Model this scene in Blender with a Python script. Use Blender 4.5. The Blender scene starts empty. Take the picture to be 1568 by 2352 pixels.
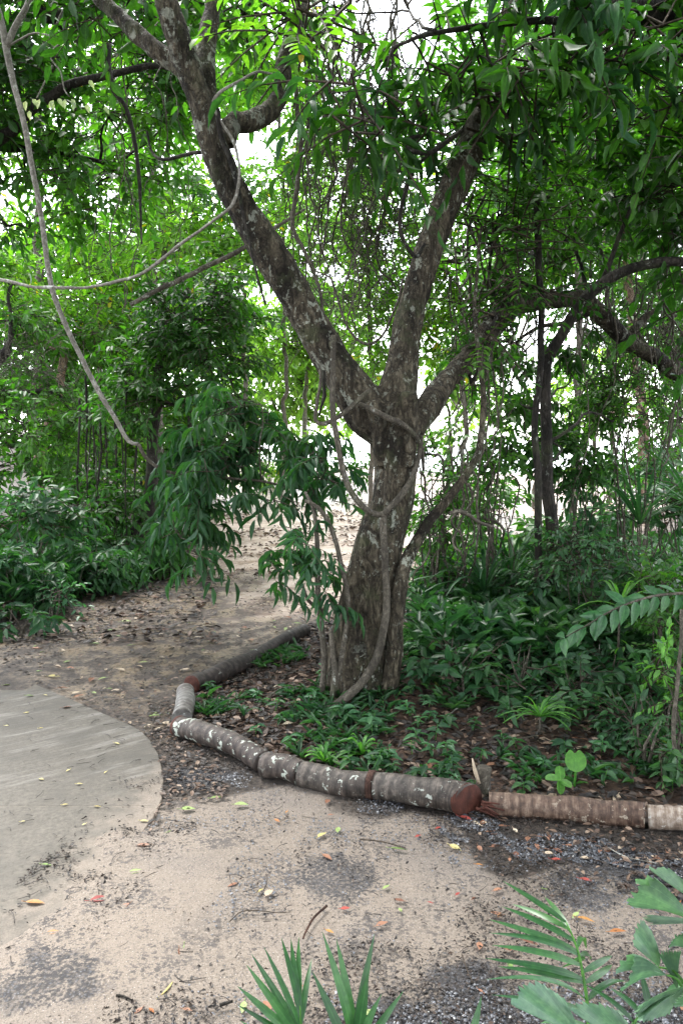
import bpy, bmesh, math, random
import numpy as np
from mathutils import Vector

C = bpy.context.scene.collection
S = bpy.context.scene
rng = np.random.default_rng(11)
random.seed(5)

# ------------------------------------------------------------------ camera, sky, sun, exposure
FPX, CU, CV, HOR, EYE = 1790.0, 784.0, 1176.0, 1010.0, 1.6      # working pixels of a 1568 x 2352 view
PITCH = math.atan((CV - HOR) / FPX)
cam = bpy.data.cameras.new('camera')
cam.sensor_fit = 'VERTICAL'; cam.sensor_height = 36; cam.sensor_width = 24
cam.lens = 36 * FPX / 2352
cam.clip_start = 0.05; cam.clip_end = 20000
co = bpy.data.objects.new('camera', cam); C.objects.link(co)
co.location = (0, 0, EYE); co.rotation_euler = (math.pi / 2 - PITCH, 0, 0)
S.camera = co

SUN_EL, SUN_AZ = math.radians(60), math.radians(-35)      # azimuth measured from +Y towards +X
w = bpy.data.worlds.new('World'); S.world = w; w.use_nodes = True
nt = w.node_tree
bg = nt.nodes['Background']
sky = nt.nodes.new('ShaderNodeTexSky'); sky.sky_type = 'NISHITA'; sky.sun_disc = False
sky.sun_elevation = SUN_EL; sky.sun_rotation = SUN_AZ
sky.air_density = 1.0; sky.dust_density = 1.0; sky.ozone_density = 1.0
hs = nt.nodes.new('ShaderNodeHueSaturation'); hs.inputs['Saturation'].default_value = 0.22
nt.links.new(sky.outputs[0], hs.inputs['Color']); nt.links.new(hs.outputs[0], bg.inputs['Color'])
bg.inputs['Strength'].default_value = 0.15
sl = bpy.data.lights.new('sun', 'SUN'); sl.energy = 1.3; sl.angle = math.radians(25); sl.color = (1, .97, .92)
so = bpy.data.objects.new('sun', sl); C.objects.link(so)
sd = Vector((math.sin(SUN_AZ) * math.cos(SUN_EL), math.cos(SUN_AZ) * math.cos(SUN_EL), math.sin(SUN_EL)))
so.rotation_euler = sd.to_track_quat('Z', 'Y').to_euler(); so.location = (0, 0, 30)
S.view_settings.view_transform = 'Standard'; S.view_settings.look = 'None'
S.view_settings.gamma = 1; S.view_settings.exposure = 2.9
S.cycles.use_denoising = True
S.cycles.max_bounces = 8; S.cycles.diffuse_bounces = 4; S.cycles.glossy_bounces = 2; S.cycles.transmission_bounces = 6
S.cycles.caustics_reflective = False; S.cycles.caustics_refractive = False

# ------------------------------------------------------------------ pixel -> world helpers
FWD = np.array([0, math.cos(PITCH), -math.sin(PITCH)]); UPV = np.array([0, math.sin(PITCH), math.cos(PITCH)])
EYEV = np.array([0, 0, EYE])
def ray(u, v):
    return FWD + (u - CU) / FPX * np.array([1.0, 0, 0]) + (CV - v) / FPX * UPV
def P(u, v, d):                       # world point seen at (u, v), d metres in front (along +Y)
    r = ray(u, v); return EYEV + r * (d / r[1])
def GZ(u, v, z=0.0):                  # world point at height z seen at (u, v)
    r = ray(u, v); return EYEV + r * ((z - EYE) / r[2])
def VG(d, z=0.0):                     # picture row of height z at distance d
    p = np.array([0, d, z]) - EYEV
    return CV - FPX * (p @ UPV) / (p @ FWD)
def M_(px, d): return px * d / FPX    # pixels -> metres at distance d
def nrm(a): return a / np.maximum(np.linalg.norm(a, axis=-1, keepdims=True), 1e-9)

# ------------------------------------------------------------------ smooth value noise in numpy
_tab = np.random.default_rng(3).random((64, 64, 64)).astype(np.float32)
def vnoise(p):
    p = np.asarray(p, float); i = np.floor(p).astype(int); f = p - i; f = f * f * (3 - 2 * f)
    r = 0
    for dx in (0, 1):
        for dy in (0, 1):
            for dz in (0, 1):
                wgt = (f[..., 0] if dx else 1 - f[..., 0]) * (f[..., 1] if dy else 1 - f[..., 1]) * (f[..., 2] if dz else 1 - f[..., 2])
                r = r + wgt * _tab[(i[..., 0] + dx) & 63, (i[..., 1] + dy) & 63, (i[..., 2] + dz) & 63]
    return r
def fbm(p, o=4):
    p = np.asarray(p, float); a, s, t = 0.5, 0, 0
    for k in range(o):
        s = s + a * vnoise(p * 2 ** k + 17.3 * k); t += a; a *= .5
    return s / t

# ------------------------------------------------------------------ terrain
def terrain(x, y):
    x = np.asarray(x, float); y = np.asarray(y, float)
    p = np.stack([x * .6, y * .6, 0 * x], -1)
    z = 0.05 * (fbm(p, 3) - .5) * np.clip((y - 5) / 4, 0, 1)
    # litter bed behind the logs rises a little towards the tree
    bed = np.clip((x + .75) / .5, 0, 1) * np.clip((y - 3.7) / .9, 0, 1) * np.clip((9 - y) / 2.5, 0, 1)
    z = z + .07 * bed * (.6 + .8 * fbm(np.stack([x * 2, y * 2, 0 * x + 4], -1), 3))
    z = z + .16 * np.exp(-(((x - .42) / .28) ** 2 + ((y - 4.95) / .35) ** 2))
    # rising forest floor on the left and the bank at the back
    z = z + .25 * np.clip((-x - 3 - .12 * y) / 4, 0, 1) * np.clip((y - 6) / 6, 0, 1)
    bank = np.clip((y - 23) / 5, 0, 1); bank = bank * bank * (3 - 2 * bank)
    left = np.clip((2 - x) / 12, 0, 1)
    z = z + bank * (.30 + .9 * left + .5 * (fbm(np.stack([x * .15, y * .15, 0 * x + 9], -1), 3) - .5))
    fall = np.clip((y - 33) / 12, 0, 1); fall = fall * fall * (3 - 2 * fall)
    z = z * (1 - fall * .9) - 5 * fall * (1 - .0 * left)
    z = np.where(y > 60, -5 - np.clip((y - 60) / 100, 0, 1) * 3, z)
    return z
def tz(x, y): return float(terrain(np.array([x]), np.array([y]))[0])
def ground_pt(u, d):                  # foot of something standing at picture column u, distance d
    x = (u - CU) / FPX * (d * math.cos(PITCH) + EYE * math.sin(PITCH)); return np.array([x, d, tz(x, d)])

# ------------------------------------------------------------------ mesh builder
class MB:
    def __init__(s): s.v = []; s.f = []; s.m = []; s.a = []; s.n = 0
    def add(s, v, f, mat=0, attr=None):
        v = np.asarray(v, np.float64).reshape(-1, 3)
        if attr is None: attr = np.full((len(v), 3), .5)
        s.v.append(v); s.a.append(np.asarray(attr, float).reshape(-1, 3))
        if not isinstance(f, list) or (f and not isinstance(f[0], np.ndarray)): f = [np.asarray(f, np.int64)]
        for q in f:
            if q.size: s.f.append(q + s.n); s.m.append(np.full(len(q), mat))
        s.n += len(v)
    def mesh(s, name, mats, off=(0, 0, 0)):
        me = bpy.data.meshes.new(name)
        if s.n == 0: return me
        v = np.concatenate(s.v) - np.asarray(off)
        cnt = np.concatenate([np.full(len(q), q.shape[1]) for q in s.f])
        idx = np.concatenate([q.ravel() for q in s.f]); mi = np.concatenate(s.m)
        me.vertices.add(len(v)); me.vertices.foreach_set('co', v.ravel())
        me.loops.add(len(idx)); me.loops.foreach_set('vertex_index', idx.astype(np.int32))
        me.polygons.add(len(cnt)); me.polygons.foreach_set('loop_start', np.concatenate([[0], np.cumsum(cnt)[:-1]]).astype(np.int32))
        me.polygons.foreach_set('material_index', mi.astype(np.int32))
        at = me.attributes.new('lf', 'FLOAT_VECTOR', 'POINT'); at.data.foreach_set('vector', np.concatenate(s.a).ravel())
        for m in (mats if isinstance(mats, (list, tuple)) else [mats]): me.materials.append(m)
        me.update(calc_edges=True)
        me.polygons.foreach_set('use_smooth', np.ones(len(cnt), bool))
        return me

BASE = {}
def thing(name, label, cat, loc=(0, 0, 0), group=None, kind=None):
    o = bpy.data.objects.new(name, None); C.objects.link(o); o.location = tuple(loc); o.empty_display_size = .1
    BASE[o.name] = np.asarray(loc, float)
    o['label'] = label; o['category'] = cat
    if group: o['group'] = group
    if kind: o['kind'] = kind
    return o
def part(name, mb, mats, parent, label=None):
    if mb.n == 0: return None
    o = bpy.data.objects.new(name, mb.mesh(name, mats, BASE[parent.name])); C.objects.link(o); o.parent = parent
    BASE[o.name] = BASE[parent.name]
    if label: o['label'] = label
    return o
def single(name, mb, mats, label, cat, loc=(0, 0, 0), group=None, kind=None):
    o = bpy.data.objects.new(name, mb.mesh(name, mats, loc)); C.objects.link(o); o.location = tuple(loc)
    BASE[o.name] = np.asarray(loc, float)
    o['label'] = label; o['category'] = cat
    if group: o['group'] = group
    if kind: o['kind'] = kind
    return o

# ------------------------------------------------------------------ tubes
def spline(pts, step):
    pts = np.asarray(pts, float); n = len(pts)
    if n == 2:
        k = max(2, int(np.linalg.norm(pts[1, :3] - pts[0, :3]) / step) + 1)
        t = np.linspace(0, 1, k)[:, None]; return pts[0] * (1 - t) + pts[1] * t
    e = np.vstack([2 * pts[0] - pts[1], pts, 2 * pts[-1] - pts[-2]]); out = []
    for i in range(n - 1):
        p0, p1, p2, p3 = e[i:i + 4]
        k = max(2, int(np.linalg.norm(p2[:3] - p1[:3]) / step) + 1)
        t = np.linspace(0, 1, k, endpoint=False)[:, None]
        out.append(.5 * (2 * p1 + (p2 - p0) * t + (2 * p0 - 5 * p1 + 4 * p2 - p3) * t ** 2 + (3 * p1 - p0 - 3 * p2 + p3) * t ** 3))
    out.append(pts[-1:]); return np.vstack(out)
def tube(mb, pts, step=.06, sides=8, mat=0, wob=0.0, rough=0.0, cap=True, tint=.5, seed=0, sq=(1, 1)):
    """pts rows: x y z radius"""
    q = spline(pts, step); c = q[:, :3].copy(); r = np.maximum(q[:, 3], 1e-4)
    L = np.concatenate([[0], np.cumsum(np.linalg.norm(np.diff(c, axis=0), axis=1))])
    if wob:
        n = len(c); env = np.minimum(1, np.minimum(L, L[-1] - L) / (.15 + 1e-6))
        for a in range(3): c[:, a] += wob * env * 2 * (fbm(np.stack([L * 2.2 + seed * 7.1, np.full(n, a * 9.7), np.full(n, seed * 1.3)], -1), 3) - .5)
    t = nrm(np.gradient(c, axis=0))
    ref = np.array([.31, .12, .94]) if abs(t[0, 2]) < .9 else np.array([.94, .31, .12])
    a0 = nrm(np.cross(t[0], ref)); A = [a0]
    for i in range(1, len(t)):
        a = A[-1] - t[i] * (A[-1] @ t[i]); A.append(a / max(np.linalg.norm(a), 1e-9))
    A = np.array(A); B = np.cross(t, A)
    th = np.linspace(0, 2 * math.pi, sides, endpoint=False)
    ring = A[:, None, :] * (np.cos(th) * sq[0])[None, :, None] + B[:, None, :] * (np.sin(th) * sq[1])[None, :, None]
    rr = r[:, None] * np.ones(sides)[None]
    v = c[:, None, :] + ring * rr[..., None]
    if rough:
        nz = fbm(v * (1.2 / max(r.mean(), .005)) * .35 + seed, 3) - .5
        v = c[:, None, :] + ring * (rr * (1 + rough * 2 * nz))[..., None]
    n, k = len(c), sides
    i = np.arange(n - 1)[:, None] * k; j = np.arange(k)[None]; j2 = (j + 1) % k
    f = np.stack([i + j, i + j2, i + k + j2, i + k + j], -1).reshape(-1, 4)
    at = np.stack([np.full((n, k), tint), np.repeat(L[:, None], k, 1), np.repeat((th / (2 * math.pi))[None], n, 0)], -1)
    fs = [f]
    vv = v.reshape(-1, 3); at = at.reshape(-1, 3)
    if cap:
        vv = np.vstack([vv, c[:1], c[-1:]]); at = np.vstack([at, [[tint, 0, .5]], [[tint, L[-1], .5]]])
        jj = np.arange(k); j2 = (jj + 1) % k
        fs.append(np.stack([j2, jj, np.full(k, n * k)], -1)); fs.append(np.stack([(n - 1) * k + jj, (n - 1) * k + j2, np.full(k, n * k + 1)], -1))
    mb.add(vv, fs, mat, at)
def px_tube(mb, pts, **kw):           # rows: u v depth width_px
    tube(mb, [list(P(u, v, d)) + [M_(wd, d) / 2] for u, v, d, wd in pts], **kw)

# ------------------------------------------------------------------ leaves
def template(stations, fold=.12, curl=-.12, pointy=1.0):
    v = [(0, 0, 0)]; f3 = []; f4 = []; n = len(stations)
    for x, wd in stations:
        z = curl * x * x
        v += [(x, wd, z + fold * wd * 2), (x, 0, z), (x, -wd, z + fold * wd * 2)]
    v.append((1, 0, curl)); tip = len(v) - 1
    f3 += [(0, 2, 1), (0, 3, 2)]
    for i in range(n - 1):
        a = 1 + 3 * i; b = a + 3
        f4 += [(a, a + 1, b + 1, b), (a + 1, a + 2, b + 2, b + 1)]
    a = 1 + 3 * (n - 1)
    f3 += [(a, a + 1, tip), (a + 1, a + 2, tip)]
    return np.array(v, float), np.array(f3), np.array(f4).reshape(-1, 4)
def diamond(fold=.2, curl=-.15):
    v = np.array([(0, 0, 0), (.45, .5, fold * .5), (1, 0, curl), (.45, -.5, fold * .5)], float)
    return v, np.array([(0, 2, 1), (0, 3, 2)]), np.zeros((0, 4), int)
T_FAR = diamond()
T_MID = template([(.3, .46), (.66, .38)])
T_NEAR = template([(.12, .24), (.32, .47), (.55, .47), (.8, .26)], .14, -.22)
T_LANCE = template([(.18, .3), (.45, .5), (.75, .34)], .16, -.28)
T_STRIP = template([(.08, .35), (.3, .5), (.6, .48), (.85, .28)], .22, -.3)
T_FLAT = template([(.12, .26), (.32, .47), (.55, .46), (.8, .24)], .07, -.05)
T_LOB = template([(.1, .35), (.35, .5), (.7, .5), (.92, .3)], .1, -.1)
def leaves(mb, pos, dr, nr, ln, wd, tp, tint, mat=0):
    N = len(pos)
    if N == 0: return
    X = nrm(dr); Y = nrm(np.cross(nr, X)); Z = np.cross(X, Y)
    tv, f3, f4 = tp; ln = np.asarray(ln)[:, None, None]; wd = np.asarray(wd)[:, None, None]
    cz = (.6 + .8 * rng.random((N, 1, 1)))
    v = pos[:, None, :] + ln * tv[None, :, 0:1] * X[:, None] + wd * tv[None, :, 1:2] * Y[:, None] + ln * cz * (tv[None, :, 2:3]) * Z[:, None]
    k = len(tv); b = (np.arange(N) * k)[:, None, None]
    at = np.stack([np.repeat(np.asarray(tint)[:, None], k, 1), np.repeat(tv[None, :, 0], N, 0), np.repeat(np.abs(tv[None, :, 1]) * 2, N, 0)], -1)
    fs = []
    if len(f3): fs.append((f3[None] + b).reshape(-1, 3))
    if len(f4): fs.append((f4[None] + b).reshape(-1, 4))
    mb.add(v.reshape(-1, 3), fs, mat, at.reshape(-1, 3))

KIND = {   # leaf length, width, leaves per spray, twig length, droop, template, angle, paired
    'broad':   dict(l=.125, w=.056, k=8, L=.34, droop=.35, tp=T_MID, ang=55),
    'big':     dict(l=.165, w=.043, k=10, L=.46, droop=.42, tp=T_LANCE, ang=52),
    'lance':   dict(l=.17, w=.042, k=10, L=.30, droop=1.0, tp=T_LANCE, ang=60),
    'pinnate': dict(l=.065, w=.026, k=15, L=.40, droop=.15, tp=T_MID, ang=68, pair=True),
    'small':   dict(l=.06, w=.028, k=10, L=.26, droop=.3, tp=T_MID, ang=55),
    'far':     dict(l=.17, w=.085, k=8, L=.5, droop=.35, tp=T_FAR, ang=55),
    'farbig':  dict(l=.26, w=.13, k=8, L=.7, droop=.4, tp=T_FAR, ang=55),
    'palmate': dict(l=.13, w=.05, k=7, L=.16, droop=.45, tp=T_MID, ang=70),
}
def sprays(mb, Cn, D, kind, tint, scale=1.0, leafmat=0, twigmat=1, twigs=True):
    K = KIND[kind]; N = len(Cn)
    if N == 0: return
    k = K['k']; pair = K.get('pair'); L = K['L'] * scale * (.7 + .6 * rng.random(N))
    D = nrm(D); up = np.array([0, 0, 1.0])
    Bv = nrm(np.cross(D, up) + .25 * rng.normal(size=(N, 3)))
    sag = .18 + .25 * K['droop']
    t = np.linspace(.12, 1, k)
    if pair: t = np.repeat(np.linspace(.15, .95, (k - 1) // 2), 2); t = np.append(t, 1.0)
    side = np.where(np.arange(k) % 2 == 0, 1.0, -1.0); side[-1] = 0
    pos = Cn[:, None] + D[:, None] * (L[:, None] * t)[..., None]
    pos[..., 2] -= (sag * L)[:, None] * t ** 2
    tang = D[:, None] + np.zeros((1, k, 3)); tang[..., 2] -= 2 * sag * t; tang = nrm(tang)
    a = math.radians(K['ang'])
    jit = .12 if pair else .38
    dr = tang * math.cos(a) + Bv[:, None] * (side * math.sin(a))[None, :, None] + jit * rng.normal(size=(N, k, 3))
    dr[:, -1] = tang[:, -1] + .1 * rng.normal(size=(N, 3))
    dr[..., 2] -= K['droop'] * (.5 + .8 * rng.random((N, k)))
    nr = np.cross(np.cross(D, up)[:, None] + 0 * dr, dr); nr = np.where(nr[..., 2:3] < 0, -nr, nr)
    nr = up + 0 * dr + (.25 if pair else .5) * rng.normal(size=(N, k, 3)) + .3 * tang
    ln = K['l'] * scale * (.65 + .55 * rng.random((N, k))); wd = K['w'] * scale * (ln / (K['l'] * scale)) * (.85 + .3 * rng.random((N, k)))
    tt = np.clip(np.asarray(tint)[:, None] + .13 * rng.normal(size=(N, k)), 0, 1)
    leaves(mb, pos.reshape(-1, 3), dr.reshape(-1, 3), nr.reshape(-1, 3), ln.ravel(), wd.ravel(), K['tp'], tt.ravel(), leafmat)
    if twigs:
        ts = np.array([-.25, .3, .7, 1.0]); rad = np.array([.006, .005, .0035, .0015]) * max(scale, .6) * (K['L'] / .34)
        c = Cn[:, None] + D[:, None] * (L[:, None] * ts)[..., None]; c[..., 2] -= (sag * L)[:, None] * ts * np.abs(ts)
        W = nrm(np.cross(Bv, D)); th = np.array([0, 2.094, 4.189])
        off = Bv[:, None, None] * np.cos(th)[None, None, :, None] + W[:, None, None] * np.sin(th)[None, None, :, None]
        v = c[:, :, None] + off * rad[None, :, None, None]
        f = []
        for i in range(3):
            for j in range(3): f.append((i * 3 + j, i * 3 + (j + 1) % 3, i * 3 + 3 + (j + 1) % 3, i * 3 + 3 + j))
        f = (np.array(f)[None] + (np.arange(N) * 12)[:, None, None]).reshape(-1, 4)
        mb.add(v.reshape(-1, 3), f, twigmat)
def blob_pts(b, kind, scale, cov_scale=1.0):
    """b: u v depth ru rv rdepth cov -> spray positions, directions, tints"""
    u, v, d, ru, rv, rd, cov = b; K = KIND[kind]
    leafpx = K['k'] * K['l'] * K['w'] * scale ** 2 * .42 * (FPX / d) ** 2
    n = max(6, int(cov * cov_scale * math.pi * ru * rv / leafpx))
    c = P(u, v, d); R = np.array([M_(ru, d), rd, M_(rv, d)])
    m = max(4, n // 9)
    cc = rng.normal(size=(m, 3)); cc = nrm(cc) * (rng.random((m, 1)) ** .45)
    ct = rng.random(m)
    i = rng.integers(0, m, n)
    q = cc[i] + .17 * rng.normal(size=(n, 3))
    D = nrm(q + 1e-6) * .8 + .75 * rng.normal(size=(n, 3)); D[:, 2] = D[:, 2] * .6 + .15
    return c + q * R, D, np.clip(.25 + .5 * ct[i] + .12 * rng.normal(size=n), 0, 1), c, cc * R + c

# ------------------------------------------------------------------ materials
class N:
    def __init__(s, name):
        s.m = bpy.data.materials.new(name); s.m.use_nodes = True; s.t = s.m.node_tree
        s.t.nodes.clear(); s.out = s.t.nodes.new('ShaderNodeOutputMaterial')
    def n(s, typ, **kw):
        o = s.t.nodes.new('ShaderNode' + typ)
        for k, v in kw.items(): setattr(o, k, v)
        return o
    def put(s, inp, val):
        if val is None: return
        if hasattr(val, 'is_output') or isinstance(val, bpy.types.NodeSocket): s.t.links.new(val, inp)
        elif isinstance(val, (tuple, list)) and len(val) == 3 and inp.type == 'RGBA': inp.default_value = (*val, 1)
        else: inp.default_value = val
    def co(s): return s.n('TexCoord').outputs['Object']
    def scaled(s, vec, sc):
        o = s.n('Mapping'); s.put(o.inputs['Vector'], vec); o.inputs['Scale'].default_value = sc if isinstance(sc, tuple) else (sc, sc, sc); return o.outputs[0]
    def noise(s, vec, sc, det=4, rough=.55, dist=0):
        o = s.n('TexNoise'); s.put(o.inputs['Vector'], vec); o.inputs['Scale'].default_value = sc; o.inputs['Detail'].default_value = det
        o.inputs['Roughness'].default_value = rough; o.inputs['Distortion'].default_value = dist; return o.outputs['Fac']
    def vor(s, vec, sc, out='Distance', feature='F1'):
        o = s.n('TexVoronoi', feature=feature); s.put(o.inputs['Vector'], vec); o.inputs['Scale'].default_value = sc; return o.outputs[out]
    def ramp(s, fac, stops, interp='LINEAR'):
        o = s.n('ValToRGB'); s.put(o.inputs['Fac'], fac); cr = o.color_ramp; cr.interpolation = interp
        while len(cr.elements) < len(stops): cr.elements.new(.5)
        for e, (p, c) in zip(cr.elements, stops):
            e.position = p; e.color = (*c, 1) if isinstance(c, (tuple, list)) else (c, c, c, 1)
        return o.outputs['Color']
    def step(s, x, a, b):
        o = s.n('MapRange', interpolation_type='SMOOTHSTEP'); s.put(o.inputs['Value'], x); o.inputs['From Min'].default_value = a; o.inputs['From Max'].default_value = b; return o.outputs[0]
    def math(s, op, a, b=None, c=None):
        o = s.n('Math', operation=op); s.put(o.inputs[0], a)
        if b is not None: s.put(o.inputs[1], b)
        if c is not None: s.put(o.inputs[2], c)
        return o.outputs[0]
    def mix(s, f, a, b, blend='MIX'):
        o = s.n('Mix', data_type='RGBA', blend_type=blend); s.put(o.inputs[0], f); s.put(o.inputs[6], a); s.put(o.inputs[7], b); return o.outputs[2]
    def attr(s, name):
        o = s.n('Attribute'); o.attribute_name = name; return o
    def lf(s):
        sp = s.n('SeparateXYZ'); s.t.links.new(s.attr('lf').outputs['Vector'], sp.inputs[0]); return sp.outputs
    def bump(s, h, strength=.5, dist=.01):
        o = s.n('Bump'); s.put(o.inputs['Height'], h); o.inputs['Strength'].default_value = strength; o.inputs['Distance'].default_value = dist; return o.outputs[0]
    def done(s, col, rough=.8, normal=None, spec=.3, trans=None, tcol=None):
        b = s.n('BsdfPrincipled'); s.put(b.inputs['Base Color'], col); s.put(b.inputs['Roughness'], rough); s.put(b.inputs['Specular IOR Level'], spec)
        if normal is not None: s.put(b.inputs['Normal'], normal)
        o = b.outputs[0]
        if trans:
            tr = s.n('BsdfTranslucent'); s.put(tr.inputs['Color'], tcol); mx = s.n('MixShader'); mx.inputs[0].default_value = trans
            s.t.links.new(o, mx.inputs[1]); s.t.links.new(tr.outputs[0], mx.inputs[2]); o = mx.outputs[0]
        s.t.links.new(o, s.out.inputs['Surface']); return s.m

def leaf_mat(name, c0, c1, c2, trans=.42, rough=.38, spec=.45, ty=(1.5, 1.9, .5), odd=None):
    g = N(name); t, al, ac = g.lf()[:3]
    col = g.ramp(t, [(.0, c0), (.5, c1), (.96, c2)] + ([(1.0, odd)] if odd else []))
    vein = g.step(ac, .16, .0)
    col = g.mix(g.math('MULTIPLY', vein, .35), col, tuple(min(1, x * 2.0 + .02) for x in c1))
    big = g.noise(g.co(), 1.3, 2); fine = g.noise(g.co(), 55, 3, .6)
    col = g.mix(g.step(fine, .35, .7), g.mix(1, col, (.78, .80, .82), 'MULTIPLY'), g.mix(1, col, (1.18, 1.14, 1.05), 'MULTIPLY'))
    col = g.mix(g.step(big, .3, .7), col, g.mix(1.0, col, (1.25, 1.1, .8), 'MULTIPLY'))
    tc = g.mix(1.0, col, ty, 'MULTIPLY')
    return g.done(col, rough, None, spec, trans, tc)
LEAF = {
    'dark':   leaf_mat('dark_leaf', (.010, .038, .009), (.018, .066, .013), (.034, .112, .019), .40, .5, .25),  # base colour lowered to deepen the foliage shadows
    'mid':    leaf_mat('mid_leaf', (.020, .070, .013), (.036, .115, .019), (.065, .175, .028), .46, .42, .35),
    'bright': leaf_mat('lit_bright_leaf', (.05, .135, .020), (.090, .21, .032), (.155, .30, .048), .52, .45, .3, odd=(.34, .26, .03)),  # green lightened so the back of the wood looks sky lit
    'pale':   leaf_mat('haze_pale_leaf', (.085, .18, .055), (.14, .26, .08), (.20, .34, .11), .5, .45, .3),  # haze and bloom over the far trees put into this pale green
    'blue':   leaf_mat('blue_green_leaf', (.010, .042, .019), (.019, .068, .031), (.040, .115, .050), .34, .48, .28),  # also lowered in colour for deeper shadows
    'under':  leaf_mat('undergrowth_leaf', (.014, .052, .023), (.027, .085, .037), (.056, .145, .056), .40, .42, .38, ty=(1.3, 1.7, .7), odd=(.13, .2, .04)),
    'lit_green':  leaf_mat('lit_green_leaf', (.035, .115, .055), (.052, .150, .072), (.075, .19, .095), .38, .38, .45, ty=(1.2, 1.5, .8)),  # lighter green, the lit look of the feathered bough put into colour
    'fresh':  leaf_mat('fresh_leaf', (.045, .15, .035), (.075, .21, .050), (.11, .27, .07), .46, .42, .35),
    'palm':   leaf_mat('palm_leaf', (.013, .055, .020), (.024, .088, .034), (.045, .130, .052), .30, .34, .45, ty=(1.2, 1.6, .6)),
    'fishtail': leaf_mat('fishtail_leaf', (.075, .155, .105), (.095, .19, .130), (.12, .225, .155), .26, .36, .45, ty=(1.0, 1.3, .75)),
    'grey':   leaf_mat('grey_green_leaf', (.22, .30, .22), (.30, .37, .29), (.38, .45, .36), .3),
}
def dead_mat(name, stops, trans=.15):
    g = N(name); t, al, ac = g.lf()[:3]
    col = g.ramp(t, stops); col = g.mix(g.step(g.noise(g.co(), 60, 3), .55, .75), col, g.mix(1, col, (.5, .42, .4), 'MULTIPLY'))
    return g.done(col, .55, None, .35, trans, col)
M_LITTER = dead_mat('brown_litter', [(0, (.010, .008, .007)), (.3, (.030, .020, .015)), (.6, (.075, .045, .030)), (.85, (.16, .105, .073)), (1, (.28, .21, .155))], .08)
M_RED = dead_mat('red_dead_leaf', [(0, (.20, .028, .026)), (1, (.34, .065, .045))])
M_ORANGE = dead_mat('orange_dead_leaf', [(0, (.26, .085, .028)), (1, (.36, .18, .05))])
M_YELLOW = dead_mat('yellow_dead_leaf', [(0, (.36, .28, .07)), (1, (.42, .38, .17))])
M_GREEN = dead_mat('fallen_green_leaf', [(0, (.12, .20, .05)), (1, (.26, .33, .12))])
M_BROWN = dead_mat('brown_dead_leaf', [(0, (.12, .05, .03)), (1, (.30, .15, .09))])
M_TAN = dead_mat('tan_dead_leaf', [(0, (.36, .27, .19)), (1, (.52, .44, .33))])

def bark_mat(name, dark, mid, light, lichen=.0, lich=(.42, .45, .40), moss=0, stretch=(1, 1, .22), sc=1.0, bs=.8, bd=.012, black=.7):
    g = N(name); co_ = g.co(); v = g.scaled(co_, tuple(x * sc for x in stretch))
    n1 = g.noise(v, 30, 7, .68, .9); n2 = g.noise(g.scaled(co_, (1, 1, .55)), 4.2, 6, .68, .4); n3 = g.noise(co_, 42, 6, .7)
    rid = g.math('ABSOLUTE', g.math('SUBTRACT', g.noise(v, 19 * sc, 5, .6, .7), .5))
    col = g.ramp(g.math('ADD', g.math('MULTIPLY', n1, .6), g.math('MULTIPLY', n3, .4)), [(.34, dark), (.5, mid), (.66, light)])
    col = g.mix(g.math('MULTIPLY', g.step(rid, .055, .0), .75), col, dark)
    col = g.mix(g.math('MULTIPLY', g.step(g.math('ADD', n2, g.math('MULTIPLY', g.math('SUBTRACT', n3, .5), .35)), .51, .60), black), col, tuple(x * .55 for x in dark))
    if moss: col = g.mix(g.math('MULTIPLY', g.step(g.noise(co_, 5.5, 5, .65), .52, .66), moss), col, (.062, .075, .035))
    if lichen:
        a = g.math('ADD', g.noise(g.scaled(co_, (1, 1, .7)), 8.5, 6, .72, .5), g.math('MULTIPLY', g.math('SUBTRACT', n3, .5), .35))
        b = g.math('ADD', g.noise(g.scaled(co_, (1, 1, .6)), 27, 4, .7), g.math('MULTIPLY', g.math('SUBTRACT', n1, .5), .3))
        l1 = g.math('MAXIMUM', g.step(a, .66 - lichen * .10, .69 - lichen * .10), g.math('MULTIPLY', g.step(b, .66 - lichen * .08, .70 - lichen * .08), .7))
        l2 = g.step(g.noise(co_, 2.6, 3), .38, .56)
        col = g.mix(g.math('MULTIPLY', l1, g.math('MULTIPLY_ADD', l2, .75, .12)), col, lich)
    h = g.math('ADD', g.math('MULTIPLY', n1, 1.0), g.math('MULTIPLY', g.step(rid, 0, .10), .8))
    h = g.math('ADD', h, g.math('MULTIPLY', n3, .6))
    return g.done(col, .85, g.bump(h, bs, bd), .2)
BARK = {
    'main': bark_mat('grey_brown_bark', (.014, .011, .008), (.072, .060, .042), (.18, .155, .112), .72, (.31, .325, .27), .45, (1, 1, .3), bs=1.0, bd=.022, black=.85),
    'smooth': bark_mat('smooth_grey_bark', (.05, .044, .036), (.12, .105, .085), (.2, .18, .15), .6, (.4, .42, .38), .3, (1, 1, .6), bs=.5),
    'dark': bark_mat('dark_bark', (.010, .009, .008), (.028, .024, .020), (.06, .052, .044), .25, (.16, .17, .15), .3),
    'pale': bark_mat('pale_bark', (.095, .086, .074), (.20, .187, .163), (.33, .315, .28), .6, (.45, .47, .43), .15, (1, 1, .8), 1.0, .4, .006, .35),
    'pink': bark_mat('pinkish_bark', (.11, .07, .05), (.26, .18, .135), (.40, .30, .23), .35, (.5, .46, .40), 0, black=.4),
    'vine': bark_mat('vine_bark', (.03, .026, .021), (.085, .074, .058), (.17, .15, .12), .35, (.3, .31, .28), .3, (1, 1, .5), 1.6, .6, .006, .5),
    'twig': bark_mat('twig_bark', (.02, .016, .012), (.05, .038, .028), (.1, .08, .06), 0, bs=.2),
    'redbrown': bark_mat('red_brown_bark', (.022, .012, .009), (.06, .030, .022), (.11, .062, .046), .2, bs=.9),
}
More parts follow.
